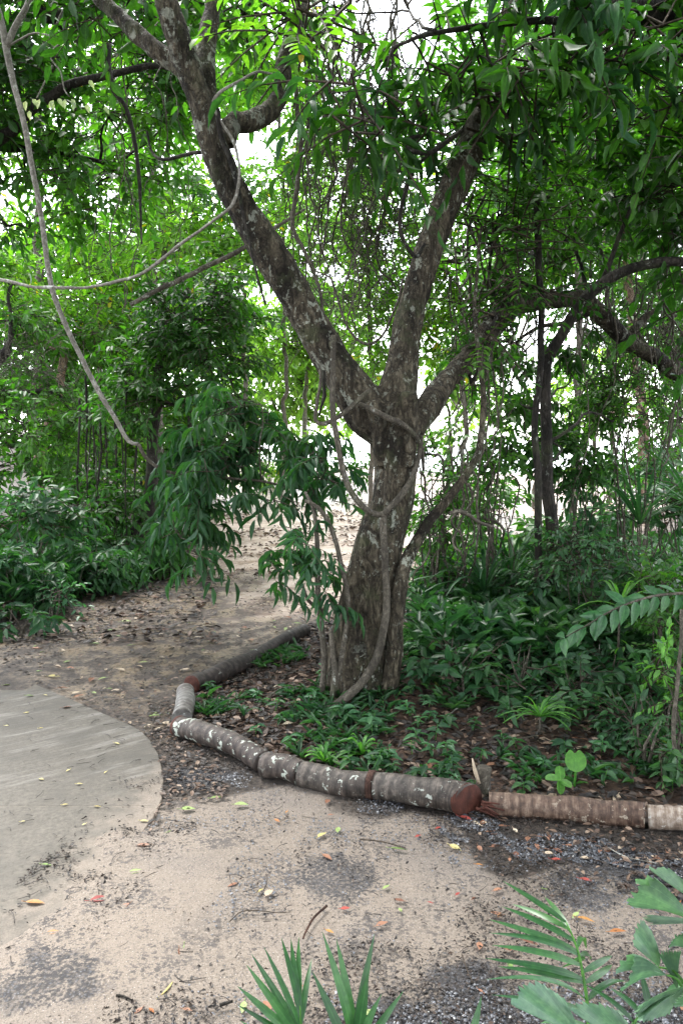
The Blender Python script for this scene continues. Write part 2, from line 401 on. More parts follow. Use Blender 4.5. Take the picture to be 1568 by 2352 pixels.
def log_mat(name, dark, mid, light, lich, amount, ring=46):
    g = N(name); t, al, an = g.lf()[:3]; co_ = g.co()
    wv = g.math('SINE', g.math('MULTIPLY', g.math('ADD', al, g.math('MULTIPLY', g.noise(co_, 7, 4, .65), .09)), ring * 2.6))
    n1 = g.noise(co_, 34, 5, .6); n2 = g.noise(co_, 5, 3)
    fs_ = g.n('CombineXYZ'); g.put(fs_.inputs[0], g.math('MULTIPLY', al, 160)); g.put(fs_.inputs[1], g.math('MULTIPLY', an, 5)); fr = g.noise(fs_.outputs[0], 1.0, 3, .6)
    col = g.ramp(g.math('ADD', g.math('ADD', g.math('MULTIPLY', n1, .6), g.math('MULTIPLY', fr, .4)), g.math('MULTIPLY', wv, .05)), [(.34, dark), (.5, mid), (.66, light)])
    col = g.mix(g.step(n2, .42, .72), col, g.mix(1, col, (.62, .56, .54), 'MULTIPLY'))
    vn = g.noise(co_, 34, 4, .6); vo = g.vor(co_, 24)
    sp = g.step(g.math('ADD', g.noise(co_, 21, 5, .7, .4), g.math('MULTIPLY', g.math('SUBTRACT', vn, .5), .45)), .70 - amount * .19, .725 - amount * .19)
    sp = g.math('MULTIPLY', sp, g.step(g.noise(co_, 3.1, 2), .36, .5))
    col = g.mix(sp, col, lich)
    return g.done(col, .62, g.bump(g.math('ADD', g.math('MULTIPLY', g.math('MULTIPLY', wv, g.noise(co_, 12, 3)), .22), g.math('ADD', g.math('ADD', g.math('MULTIPLY', n1, .6), g.math('MULTIPLY', fr, .5)), g.math('MULTIPLY', sp, .25))), .6, .008), .3)
LOG = {
    'dark': log_mat('dark_log_bark', (.013, .011, .010), (.034, .027, .024), (.078, .063, .056), (.4, .42, .38), .15),
    'spotted': log_mat('lichen_spotted_log', (.016, .013, .012), (.046, .036, .031), (.10, .08, .068), (.36, .39, .34), .60),
    'patchy': log_mat('patchy_grey_log', (.016, .014, .012), (.05, .042, .036), (.12, .10, .085), (.30, .32, .285), .5),
    'silver': log_mat('silver_log', (.045, .042, .038), (.11, .105, .098), (.19, .185, .175), (.32, .34, .32), .4),
    'tan': log_mat('tan_ringed_log', (.028, .018, .013), (.088, .055, .040), (.18, .128, .094), (.24, .20, .155), .5, 62),
    'white': log_mat('whitened_log', (.08, .055, .042), (.19, .145, .112), (.33, .29, .25), (.45, .45, .42), .5, 62),
}
def cut_mat(name, a, b):
    g = N(name); co_ = g.co(); n = g.noise(g.scaled(co_, (1, 1, 1)), 30, 4); f = g.noise(g.scaled(co_, (8, 1, 1)), 40, 4)
    return g.done(g.mix(f, g.ramp(n, [(.3, a), (.7, b)]), a), .75, g.bump(f, .6, .006), .2)
M_CUT = cut_mat('red_cut_wood', (.03, .011, .008), (.125, .042, .028))
g = N('bark_sleeve_grey'); M_BAND = g.done((.075, .085, .10), .5)

# ------------------------------------------------------------------ ground masks (real stains and materials, and the clearing's painted daylight, laid out in metres)
def poly_sd(px, x, y):                # signed distance (m), positive inside, polygon given on the ground by picture points
    q = np.array([GZ(u, v)[:2] for u, v in px]); n = len(q); d = np.full(x.shape, 1e9); ins = np.zeros(x.shape, bool)
    for i in range(n):
        a, b = q[i], q[(i + 1) % n]; e = b - a; wx, wy = x - a[0], y - a[1]
        t = np.clip((wx * e[0] + wy * e[1]) / (e @ e + 1e-12), 0, 1)
        d = np.minimum(d, np.hypot(wx - e[0] * t, wy - e[1] * t))
        c = (a[1] > y) != (b[1] > y)
        with np.errstate(divide='ignore', invalid='ignore'):
            ins ^= c & (x < (b[0] - a[0]) * (y - a[1]) / (b[1] - a[1] + 1e-12) + a[0])
    return np.where(ins, d, -d)
SAND_PX = [(-2500, 4200), (-900, 2500), (0, 2260), (100, 2200), (270, 1985), (345, 1880), (385, 1840), (520, 1825), (640, 1800), (740, 1815), (800, 1850), (900, 1868), (1010, 1880), (1085, 1905), (1080, 1950), (1180, 1985), (1290, 1965), (1400, 2010), (1470, 2040), (1568, 2050), (2600, 2300), (4000, 4200)]
GRAV_PX = [[(1050, 1880), (1150, 1895), (1300, 1925), (1568, 1960), (2600, 2100), (2600, 2330), (1568, 2075), (1430, 2005), (1290, 1975), (1180, 1985), (1090, 1960)],
           [(400, 1768), (480, 1762), (560, 1778), (540, 1805), (470, 1815), (395, 1795)], [(840, 1838), (910, 1850), (900, 1872), (850, 1868)],
           [(760, 2350), (900, 2275), (1150, 2240), (1400, 2260), (1800, 2280), (2600, 2600), (2600, 4000), (300, 4000), (620, 2420)]]
PATH_PX = [(-600, 1540), (0, 1500), (100, 1590), (310, 1670), (380, 1700), (420, 1660), (440, 1570), (700, 1470), (800, 1420), (1000, 1330), (1500, 1240), (1500, 1120), (480, 1120), (470, 1250), (420, 1340), (200, 1390), (0, 1470), (-600, 1500)]
CLEAR_PX = [(470, 1120), (520, 1100), (1500, 1100), (1550, 1200), (1000, 1320), (790, 1400), (760, 1430), (640, 1400), (560, 1330), (480, 1280), (500, 1180)]
BED_PX = [(430, 1590), (430, 1660), (640, 1755), (860, 1805), (1100, 1850), (1568, 1890), (2600, 2000), (2600, 1300), (1000, 1350), (760, 1440)]

def ax(*seg):
    out = []
    for a, b, st in seg: out.append(np.arange(a, b, st))
    return np.concatenate(out)
xs = ax((-3000, -200, 400), (-200, -40, 20), (-40, -10, 1.5), (-10, -3.2, .25), (-3.2, 3.4, .04), (3.4, 10, .25), (10, 40, 1.5), (40, 200, 20), (200, 3001, 400))
ys = ax((-60, 0, 5), (0, 1.6, .2), (1.6, 7, .035), (7, 12, .12), (12, 45, .5), (45, 120, 5), (120, 400, 40), (400, 4001, 600))
X, Y = np.meshgrid(xs, ys); Z = terrain(X, Y)
wob = (fbm(np.stack([X * 3.1, Y * 3.1, 0 * X], -1), 4) - .5)
def mask(px, soft, amp): return np.clip((poly_sd(px, X, Y) + wob * amp) / soft + .5, 0, 1)
m_sand = mask(SAND_PX, .16, .5)
m_grav = np.max([mask(q, .14 + .12 * (i == 3), .35 + .5 * (i == 3)) for i, q in enumerate(GRAV_PX)], 0)
m_patch = np.clip((fbm(np.stack([X * 2.3 + 3, Y * 2.3, 0 * X + 5], -1), 4) - .635) / .08, 0, 1) * m_sand
m_bed = mask(BED_PX, .15, .25)
m_path = mask(PATH_PX, .5, .8)
m_clear = mask(CLEAR_PX, 1.2, 1.6)
m_grav = np.maximum(m_grav, .55 * m_patch)
Z = Z - .004 + .006 * m_grav + .012 * m_sand * (fbm(np.stack([X * 5, Y * 5, 0 * X + 2], -1), 3) - .5)
PAD = [(-2200, 2900), (-700, 2560), (0, 2300), (100, 2235), (200, 2110), (275, 1990), (325, 1915), (358, 1870), (372, 1835), (376, 1790), (366, 1735), (344, 1698), (326, 1680), (306, 1668), (200, 1622), (100, 1579), (0, 1537), (-300, 1415), (-2200, 1400)]
pad_sd = poly_sd(PAD, X, Y); w3 = fbm(np.stack([X * 4.3 + 7, Y * 4.3, 0 * X], -1), 4) - .5
low = np.clip((GZ(0, 1890)[1] - Y) / .12, 0, 1)                       # lower rim of the pad
upl = np.clip((Y - GZ(0, 1600)[1]) / .15, 0, 1) * np.clip((GZ(110, 1580)[0] - X) / .15, 0, 1)
drift = np.clip(1 - (pad_sd - .06 - .16 * upl + .35 * w3) / .2, 0, 1) * np.maximum(low, upl)
dz_ = drift * np.clip(1 + (pad_sd + .35) / .25, 0, 1); Z = Z + .016 * dz_; m_sand = np.maximum(m_sand, np.clip(dz_ * 3, 0, 1) * low)
gm = MB(); nx, ny = len(xs), len(ys)
ii = (np.arange(ny - 1)[:, None] * nx + np.arange(nx - 1)[None]).ravel()
gm.add(np.stack([X, Y, Z], -1).reshape(-1, 3), np.stack([ii, ii + 1, ii + nx + 1, ii + nx], -1))

g = N('forest_ground'); co_ = g.co(); A = g.attr('zone'); sp = g.n('SeparateXYZ'); g.t.links.new(A.outputs['Vector'], sp.inputs[0])
B = g.attr('zone_two'); sp2 = g.n('SeparateXYZ'); g.t.links.new(B.outputs['Vector'], sp2.inputs[0])
sand, grav, bed = sp.outputs; path, clear = sp2.outputs[0], sp2.outputs[1]
n_big = g.noise(co_, 1.1, 4, .6); n_mid = g.noise(co_, 5, 5, .62, .4); n_hi = g.noise(co_, 38, 5, .6); n_grain = g.noise(co_, 210, 3, .7)
soil = g.ramp(n_hi, [(.3, (.012, .010, .009)), (.5, (.034, .027, .022)), (.72, (.075, .058, .045))])
tan = g.ramp(n_hi, [(.3, (.10, .072, .046)), (.55, (.18, .13, .085)), (.8, (.25, .19, .13))])
pth = g.mix(g.step(g.math('ADD', n_mid, g.math('MULTIPLY', n_hi, .35)), .62, .80), g.ramp(n_hi, [(.3, (.028, .023, .020)), (.6, (.075, .058, .046))]), tan)
clr = g.mix(g.step(g.math('ADD', g.noise(co_, 3.2, 5, .65), g.math('MULTIPLY', n_hi, .3)), .60, .74), (.42, .33, .27), (.20, .13, .09))  # clearing soil lightened in colour to look openly lit
col = g.mix(path, soil, pth); col = g.mix(clear, col, clr)
# red earth bank at the back of the clearing
sz = g.n('SeparateXYZ'); g.t.links.new(co_, sz.inputs[0])
sc_ = g.ramp(n_grain, [(.3, (.105, .084, .067)), (.5, (.180, .148, .120)), (.75, (.24, .205, .172))])
spk = g.math('MULTIPLY', g.step(g.vor(co_, 95), .34, .22), g.step(g.noise(co_, 22, 5, .75), .44, .56))
n_hv = g.noise(co_, 75, 5, .7)
dirt = g.step(g.math('ADD', g.math('ADD', g.noise(co_, 3.4, 5, .65, .3), g.math('MULTIPLY', g.math('SUBTRACT', n_hi, .5), .7)), g.math('MULTIPLY', g.math('SUBTRACT', n_hv, .5), 1.7)), .53, .60)
dirt = g.math('MULTIPLY', dirt, g.math('MULTIPLY_ADD', g.step(g.math('ADD', g.noise(co_, 2.6, 4, .65), g.math('MULTIPLY', g.math('SUBTRACT', n_hi, .5), .3)), .44, .58), .75, .2))
sc_ = g.mix(g.math('MULTIPLY', dirt, .80), sc_, (.036, .033, .034))
sc_ = g.mix(g.math('MULTIPLY', spk, .65), sc_, (.05, .045, .045))
sc_ = g.mix(g.step(g.noise(co_, 2.0, 3), .45, .7), sc_, g.mix(1, sc_, (.86, .88, .92), 'MULTIPLY'))
wsp = g.step(g.vor(g.scaled(co_, 1.13), 70), .12, .07)
sc_ = g.mix(g.math('MULTIPLY', wsp, .6), sc_, (.55, .52, .48))
col = g.mix(g.step(sand, .3, .7), col, sc_)
gcol = g.ramp(g.vor(co_, 120, 'Color'), [(.0, (.022, .023, .029)), (.5, (.06, .062, .073)), (.85, (.12, .125, .14)), (1, (.3, .3, .31))])
gcol = g.mix(g.step(g.vor(co_, 120), .3, .55), gcol, (.03, .028, .028))
col = g.mix(g.math('MULTIPLY', g.step(g.math('ADD', grav, g.math('MULTIPLY', g.math('SUBTRACT', n_hv, .5), 1.6)), .35, .65), .85), col, (.026, .025, .027))
gm_ = g.math('MULTIPLY', grav, g.step(g.math('ADD', g.noise(co_, 14, 4, .6), g.math('MULTIPLY', g.math('SUBTRACT', grav, .7), .4)), .36, .50))
col = g.mix(gm_, col, gcol)
bedc = g.ramp(g.vor(co_, 55, 'Color'), [(0, (.02, .013, .01)), (.4, (.05, .028, .019)), (.8, (.10, .058, .038)), (1, (.17, .11, .075))])
col = g.mix(g.math('MULTIPLY', bed, .85), col, bedc)
hgt = g.math('ADD', n_hi, g.math('MULTIPLY', n_grain, .4)); hgt = g.math('ADD', hgt, g.math('MULTIPLY', gm_, g.math('MULTIPLY', g.vor(co_, 120), -1.0)))
rgh = g.mix(g.math('MAXIMUM', g.math('MULTIPLY', path, g.step(n_mid, .4, .6)), g.math('MULTIPLY', clear, .9)), (.85,) * 3, (.36,) * 3)
M_GROUND = g.done(col, rgh, g.bump(hgt, .7, .012), .35)
gme = gm.mesh('ground', M_GROUND)
at = gme.attributes.new('zone', 'FLOAT_VECTOR', 'POINT'); at.data.foreach_set('vector', np.stack([m_sand, m_grav, m_bed], -1).ravel())
at = gme.attributes.new('zone_two', 'FLOAT_VECTOR', 'POINT'); at.data.foreach_set('vector', np.stack([m_path, m_clear, 0 * m_clear], -1).ravel())
go = bpy.data.objects.new('ground', gme); C.objects.link(go)
go['kind'] = 'structure'; go['label'] = 'sandy and leaf strewn forest floor with a trodden path'; go['category'] = 'ground'

sea = MB(); sea.add([(-9000, 36, -2.4), (9000, 36, -2.4), (9000, 15000, -2.4), (-9000, 15000, -2.4)], [(0, 1, 2, 3)])
g = N('sea_water'); M_SEA = g.done((.62, .66, .66), .3, g.bump(g.noise(g.scaled(g.co(), (1, .4, 1)), .8, 4), .35, .3), .6)  # sky glare on the water put into the whitish base colour
so_ = single('sea', sea, M_SEA, 'bright pale sea beyond the wooded bank', 'sea', kind='structure')

# concrete pad on the left: brushed slab with a joint
pp = [GZ(u, v, .007) for u, v in PAD]
bm = bmesh.new()
vs = [bm.verts.new(p) for p in pp]; f = bm.faces.new(vs)
if f.normal.z < 0: f.normal_flip()
r = bmesh.ops.extrude_face_region(bm, geom=[f]); bot = [v for v in r['geom'] if isinstance(v, bmesh.types.BMVert)]
for v in bot: v.co.z = -.05
bmesh.ops.recalc_face_normals(bm, faces=bm.faces)
bmesh.ops.bevel(bm, geom=[e for e in bm.edges if e.verts[0].co.z > 0 and e.verts[1].co.z > 0], offset=.003, segments=2, affect='EDGES')
bmesh.ops.triangulate(bm, faces=[f for f in bm.faces if len(f.verts) > 4])
pm = bpy.data.meshes.new('pavement'); bm.to_mesh(pm); bm.free()
g = N('brushed_concrete'); co_ = g.co()
a, b = GZ(20, 1560), GZ(300, 1665)
e = (b - a)[:2]; ang = math.atan2(*(GZ(330, 1720) - GZ(0, 1800))[:2][::-1])
mp = g.n('Mapping', vector_type='POINT'); g.put(mp.inputs['Vector'], co_); mp.inputs['Rotation'].default_value = (0, 0, -ang); lv = mp.outputs[0]
wv = g.noise(g.scaled(lv, (2.2, 55, 1)), 1.0, 5, .65); wv2 = g.noise(g.scaled(lv, (1.4, 9, 1)), 1.2, 5, .7, .3)
n1 = g.noise(co_, 3, 5, .6); n2 = g.noise(co_, 60, 4, .7); n3 = g.noise(co_, 11, 4, .6)
near = g.n('SeparateXYZ'); g.t.links.new(co_, near.inputs[0])
yj = float(GZ(180, 1856)[1])
top = g.step(near.outputs[1], yj - .05, yj + .4)
cc = g.ramp(n2, [(.3, (.052, .046, .038)), (.7, (.115, .102, .084))])
cc = g.mix(g.math('MULTIPLY', g.step(wv, .42, .58), g.math('MULTIPLY_ADD', top, .35, .10)), cc, (.05, .047, .040))
cc = g.mix(g.math('MULTIPLY', g.step(wv2, .50, .68), g.math('MULTIPLY_ADD', top, .55, .12)), cc, (.175, .162, .148))  # pale streak highlights painted in, stronger on the far part
cc = g.mix(g.math('MULTIPLY', g.step(g.math('ADD', n1, g.math('MULTIPLY', g.math('SUBTRACT', n2, .5), .4)), .46, .68), .6), cc, (.048, .044, .037))
spk = g.math('MULTIPLY', g.step(g.vor(co_, 90), .26, .18), g.step(g.noise(co_, 12, 4, .7), .5, .62))
cc = g.mix(g.math('MULTIPLY', spk, .75), cc, (.05, .045, .04))
# windblown sand along the lower right rim
p0, p1 = GZ(345, 1890)[:2], GZ(0, 2290)[:2]; d_ = p1 - p0; nn = np.array([d_[1], -d_[0]]); nn /= np.linalg.norm(nn)
ctr = GZ(100, 1900)[:2]
if (ctr - p0) @ nn > 0: nn = -nn
dt = g.n('VectorMath', operation='DOT_PRODUCT'); g.put(dt.inputs[0], co_); dt.inputs[1].default_value = (nn[0], nn[1], 0)
sd_ = g.math('ADD', g.math('SUBTRACT', dt.outputs['Value'], float(p0 @ nn)), g.math('MULTIPLY', g.math('SUBTRACT', n3, .5), .55))
cc = g.mix(g.math('MULTIPLY', g.step(sd_, -.32, .05), .9), cc, g.ramp(g.noise(co_, 210, 3, .7), [(.3, (.105, .084, .067)), (.5, (.180, .148, .120)), (.75, (.24, .205, .172))]))
# sand washed over the far rim
b0 = GZ(0, 1560)[:2]
sd2 = g.math('ADD', g.math('MULTIPLY', g.math('SUBTRACT', near.outputs[1], float(b0[1]) - .25), 1.0), g.math('MULTIPLY', g.math('SUBTRACT', n3, .5), .9))
cc = g.mix(g.math('MULTIPLY', g.math('MULTIPLY', g.step(sd2, -.05, .3), g.step(near.outputs[0], float(GZ(110, 1600)[0]), float(GZ(-20, 1600)[0]))), .8), cc, (.17, .125, .085))
jw = g.step(g.math('ABSOLUTE', g.math('SUBTRACT', near.outputs[1], yj)), .010, .004)
cc = g.mix(g.math('MULTIPLY', g.math('MULTIPLY', jw, g.step(n3, .35, .6)), .3), cc, (.17, .145, .115))
hh = g.math('ADD', g.math('MULTIPLY', wv, .6), g.math('ADD', g.math('MULTIPLY', n2, .5), g.math('MULTIPLY', jw, -.8)))
pm.materials.append(g.done(cc, .75, g.bump(hh, .6, .008), .3))
po = bpy.data.objects.new('pavement', pm); C.objects.link(po)
po['kind'] = 'structure'; po['label'] = 'worn brushed concrete pad with a sandy rim'; po['category'] = 'pavement'

# ------------------------------------------------------------------ main tree: one fused trunk with three great limbs
DT = 4.75
foot = ground_pt(815, DT)
def fuse(mb, voxel, disp=()):
    me = mb.mesh('tmp', []); o = bpy.data.objects.new('tmp', me); C.objects.link(o)
    m = o.modifiers.new('r', 'REMESH'); m.mode = 'VOXEL'; m.voxel_size = voxel
    s_ = o.modifiers.new('s', 'SMOOTH'); s_.factor = .5; s_.iterations = 3
    dg = bpy.context.evaluated_depsgraph_get(); ev = o.evaluated_get(dg); out = bpy.data.meshes.new_from_object(ev, depsgraph=dg)
    bpy.data.objects.remove(o); bpy.data.meshes.remove(me)
    n = len(out.vertices); v = np.empty(n * 3); out.vertices.foreach_get('co', v); v = v.reshape(-1, 3)
    nm = np.empty(n * 3); out.vertices.foreach_get('normal', nm); nm = nm.reshape(-1, 3)
    for sc, amp in disp: v = v + nm * (amp * 2 * (fbm(v * np.asarray(sc) + 5.5, 4) - .5))[:, None]
    out.vertices.foreach_set('co', v.ravel()); out.polygons.foreach_set('use_smooth', np.ones(len(out.polygons), bool)); out.update()
    return out
mt = thing('forest_tree', 'huge forked grey trunk with three spreading limbs and lichen patches behind the log edging', 'tree', foot)
tb = MB()
def T3(pts, **kw): px_tube(tb, pts, **kw)
K_ = dict(step=.05, sides=20, rough=.09)
T3([(806, 1690, 4.72, 176), (806, 1600, 4.75, 136), (816, 1500, 4.75, 118), (834, 1400, 4.75, 114), (852, 1330, 4.75, 110), (876, 1228, 4.75, 110), (900, 1158, 4.75, 98), (908, 1055, 4.75, 100), (905, 985, 4.75, 116), (892, 930, 4.75, 112)], **K_)
# buttress roots and flutes
for pts in ([(755, 1650, 4.7, 40), (776, 1540, 4.66, 48), (800, 1400, 4.66, 52), (836, 1260, 4.68, 48), (870, 1160, 4.7, 40)],
            [(772, 1700, 4.55, 34), (792, 1600, 4.6, 48), (818, 1500, 4.62, 56), (850, 1380, 4.63, 50), (880, 1260, 4.64, 44)],
            [(852, 1690, 4.5, 42), (852, 1600, 4.58, 52), (864, 1480, 4.6, 50), (884, 1340, 4.61, 46), (905, 1230, 4.62, 44), (925, 1120, 4.64, 40)],
            [(800, 1690, 4.5, 46), (806, 1560, 4.6, 52), (826, 1440, 4.62, 40)],
            [(716, 1660, 4.85, 30), (752, 1560, 4.82, 42), (776, 1470, 4.8, 46), (796, 1390, 4.78, 40)],
            [(728, 1690, 4.62, 26), (762, 1600, 4.64, 40), (790, 1500, 4.66, 44), (826, 1380, 4.66, 36)],
            [(876, 1070, 4.64, 34), (868, 980, 4.62, 38), (850, 920, 4.6, 40)], [(935, 1070, 4.64, 34), (940, 980, 4.63, 36), (938, 900, 4.6, 40)],
            [(905, 1240, 4.62, 40), (898, 1150, 4.63, 34), (900, 1060, 4.62, 38), (912, 960, 4.62, 40)]):
    T3(pts, step=.05, sides=12, rough=.12)
# left limb with its forks
T3([(885, 985, 4.75, 100), (845, 945, 4.74, 112), (798, 880, 4.72, 92), (742, 790, 4.7, 80), (692, 702, 4.68, 76), (642, 620, 4.66, 74), (592, 540, 4.64, 72), (546, 460, 4.62, 68), (506, 380, 4.6, 63), (476, 290, 4.58, 56), (452, 210, 4.56, 52), (428, 140, 4.54, 56), (400, 60, 4.5, 52), (372, -30, 4.46, 46), (340, -140, 4.4, 40)], **K_)
T3([(440, 200, 4.56, 44), (415, 160, 4.58, 40), (355, 112, 4.62, 38), (290, 55, 4.68, 35), (225, -10, 4.75, 32), (150, -90, 4.85, 26)], **K_)
T3([(505, 360, 4.63, 40), (482, 285, 4.7, 42), (476, 200, 4.78, 40), (470, 120, 4.86, 40), (484, 40, 4.95, 40), (492, -60, 5.05, 36)], **K_)
T3([(520, 330, 4.64, 40), (530, 288, 4.72, 44), (572, 280, 4.8, 44), (616, 258, 4.9, 40), (646, 212, 5.0, 38), (652, 150, 5.1, 38), (672, 80, 5.2, 36), (700, -20, 5.35, 32)], **K_)
# middle limb
T3([(905, 985, 4.75, 110), (914, 900, 4.76, 92), (924, 830, 4.8, 76), (938, 740, 4.84, 66), (960, 650, 4.88, 63), (990, 560, 4.92, 64), (1024, 470, 4.96, 64), (1058, 390, 5.0, 66), (1090, 310, 5.06, 58), (1120, 220, 5.15, 50), (1148, 120, 5.25, 44), (1175, 0, 5.4, 38), (1200, -120, 5.6, 30)], **K_)
# right limb arching over and down
T3([(945, 990, 4.8, 66), (982, 935, 4.9, 62), (1022, 880, 5.1, 50), (1082, 815, 5.35, 50), (1136, 742, 5.6, 50), (1190, 700, 5.8, 44), (1284, 688, 6.0, 40), (1344, 692, 6.15, 40), (1408, 752, 6.3, 38), (1450, 792, 6.4, 36), (1500, 818, 6.5, 34), (1568, 872, 6.65, 32), (1660, 920, 6.9, 26)], **K_)
T3([(1440, 785, 6.38, 26), (1470, 740, 6.4, 20), (1520, 700, 6.4, 14)], **K_)
trunk_me = fuse(tb, .0135, (((9, 9, 3.2), .014), ((26, 26, 7), .009)))
n_ = len(trunk_me.vertices); vv = np.empty(n_ * 3); trunk_me.vertices.foreach_get('co', vv); trunk_me.vertices.foreach_set('co', (vv.reshape(-1, 3) - foot).ravel())
trunk_me.materials.append(BARK['main']); trunk_me.name = 'trunk'
o = bpy.data.objects.new('trunk', trunk_me); C.objects.link(o); o.parent = mt

# ------------------------------------------------------------------ trees
def near_on(tubes, c):
    best = None
    for q in tubes:
        s_ = spline(q, .15); dd = np.linalg.norm(s_[:, :3] - c, axis=1) + .8 * np.maximum(0, s_[:, 2] - c[2] + .15); i = int(np.argmin(dd))
        if best is None or dd[i] < best[0]: best = (dd[i], s_[i])
    return best[1]
COV = 3.2
def crown_on(parent, tubes, blobs, bark, limb=True, name='crown', limb_r=.035):
    byleaf = {}
    for b in blobs:
        geo, kind, mat = b[:3]; sc = b[3] if len(b) > 3 else 1.0
        p, D, tint, c, cc = blob_pts(geo, kind, sc, COV)
        mb = byleaf.setdefault(mat, MB())
        sprays(mb, p, D, kind, tint, sc)
        if limb and tubes:
            s_ = near_on(tubes, c); L = np.linalg.norm(c - s_[:3])
            lm = MB(); r0 = min(s_[3] * .8, limb_r * (.5 + .25 * L))
            mid = (s_[:3] + c) / 2 + rng.normal(size=3) * .08 * L + np.array([0, 0, .06 * L])
            if L > .15: tube(lm, [[*s_[:3], r0], [*mid, r0 * .75], [*c, r0 * .5]], step=.15, sides=7, wob=.12, seed=rng.integers(99))
            for q in cc[rng.permutation(len(cc))[:min(9, len(cc))]]:
                mm = (c + q) / 2 + rng.normal(size=3) * .1 * np.linalg.norm(q - c) + np.array([0, 0, .03])
                tube(lm, [[*c, r0 * .5], [*mm, r0 * .34], [*q, .004]], step=.15, sides=5, wob=.08, seed=rng.integers(99))
            part('limb', lm, BARK[bark], parent)
    for mat, mb in byleaf.items(): part(name, mb, [LEAF[mat], BARK['twig']], parent)
def tree(label, tubes, bark, blobs, name='forest_tree', cat='tree', group=None, wob=.05, limb_r=.035):
    """tubes: lists of u v d width; the first one's first point is the foot"""
    W = [[list(P(u, v, d)) + [M_(wd, d) / 2] for u, v, d, wd in q] for q in tubes]
    f = np.array(W[0][0][:3]); W[0][0][2] = min(f[2], tz(f[0], f[1])) - .05; f[2] = tz(f[0], f[1])
    t = thing(name, label, cat, f, group)
    for i, q in enumerate(W):
        mb = MB(); tube(mb, q, step=.1, sides=12, wob=wob, rough=.08, seed=rng.integers(99)); part('trunk' if i == 0 else 'limb', mb, BARK[bark], t)
    crown_on(t, W, blobs, bark, limb_r=limb_r)
    return t
def vg(d): return VG(d, 0.0)

# crown of the main tree (leafy ends of its limbs)
mt_tubes = [[list(P(u, v, d)) + [M_(wd, d) / 2] for u, v, d, wd in q] for q in (
    [(692, 702, 4.68, 86), (592, 540, 4.64, 80), (476, 290, 4.58, 64), (400, 60, 4.5, 52), (340, -140, 4.4, 40)],
    [(652, 150, 5.1, 38), (700, -20, 5.35, 32)], [(960, 650, 4.88, 70), (1058, 390, 5.0, 66), (1120, 220, 5.15, 50), (1175, 0, 5.4, 38)],
    [(1136, 742, 5.6, 56), (1284, 688, 6.0, 40), (1408, 752, 6.3, 38), (1568, 872, 6.65, 32)])]
crown_on(mt, mt_tubes, [
    ((560, 30, 6.0, 150, 110, .9, .8), 'broad', 'mid'), ((330, -40, 5.6, 200, 120, .8, .8), 'broad', 'dark'),
    ((1090, 330, 5.6, 130, 130, .6, .75), 'pinnate', 'mid', 1.1), ((1130, 560, 5.8, 110, 130, .6, .65), 'pinnate', 'mid', 1.1),
    ((1180, 790, 6.6, 110, 70, .4, .5), 'small', 'dark', 1.2), ((1080, 880, 5.6, 70, 60, .3, .35), 'small', 'dark', 1.2),
    ((1320, 560, 6.9, 120, 70, .4, .4), 'pinnate', 'mid', 1.2), ((1120, 760, 5.15, 80, 60, .2, .3), 'pinnate', 'mid', 1.1), ((1190, 650, 5.4, 80, 60, .25, .5), 'pinnate', 'dark', 1.1), ((1530, 760, 7.4, 80, 130, .4, .6), 'small', 'mid', 1.2)], 'dark')

# canopy tree on the left whose trunk stands outside the view; its dark limbs cross the upper left corner
tree('tall tree of broad dark leaves roofing the upper left corner',
     [[(-420, vg(7.6), 7.6, 110), (-380, 700, 7.6, 95), (-300, 450, 7.5, 85), (-180, 380, 7.5, 70), (0, 318, 7.4, 28), (60, 262, 7.4, 24), (140, 205, 7.4, 20), (220, 180, 7.4, 17), (350, 155, 7.4, 12), (430, 165, 7.4, 10)],
      [(-180, 380, 7.5, 60), (-120, 150, 7.3, 50), (20, -40, 7.2, 34), (70, 12, 7.2, 32), (112, 36, 7.2, 30), (158, 30, 7.2, 28), (182, -20, 7.2, 26)],
      [(-300, 450, 7.5, 60), (-120, 330, 7.9, 40), (100, 345, 8.2, 14), (230, 370, 8.3, 9), (290, 420, 8.3, 6)]],
     'dark', [((60, 70, 7.6, 170, 130, .9, .85), 'broad', 'dark', 1.1), ((230, 90, 7.9, 170, 130, .9, .9), 'broad', 'dark', 1.1), ((400, 60, 8.2, 130, 120, .9, .75), 'broad', 'mid', 1.1),
              ((70, 260, 8.0, 150, 110, .9, .8), 'broad', 'dark', 1.1), ((250, 270, 8.2, 150, 110, .9, .75), 'broad', 'mid', 1.1), ((390, 250, 8.6, 90, 110, .8, .6), 'broad', 'mid', 1.1),
              ((60, 400, 8.0, 130, 80, .9, .65), 'broad', 'mid', 1.1), ((210, 430, 8.4, 120, 90, .9, .55), 'broad', 'mid', 1.1), ((-160, 200, 7.6, 180, 300, 1, .8), 'broad', 'dark', 1.1), ((20, 520, 8.2, 60, 60, .5, .7), 'broad', 'dark', 1.1)], limb_r=.03)

# drooping sapling on a long pale stem: the stem comes down from the upper left and bends along to the right
DS = 5.9
sap_pts = [(-40, -80, DS, 16.0), (5, 60, DS, 16.0), (20, 130, DS, 15.2), (45, 230, DS, 12.8), (66, 340, DS, 12.8), (86, 470, DS, 12.0), (105, 560, DS, 12.0), (126, 670, DS, 12.0), (165, 772, DS, 11.2), (220, 880, DS, 11.2), (266, 960, DS, 10.4), (296, 1014, DS, 9.6), (318, 1020, DS, 8.8), (340, 1056, DS, 8.0), (382, 1086, DS, 7.2), (440, 1097, DS, 6.4), (520, 1098, DS, 6.4), (600, 1102, DS, 5.6), (680, 1118, DS, 4.8), (740, 1140, DS, 3.2)]
WS = [list(P(u, v, d)) + [M_(wd, d) / 2] for u, v, d, wd in sap_pts]
f0 = np.array([WS[0][0], WS[0][1], 0]); f0[2] = tz(f0[0], f0[1])
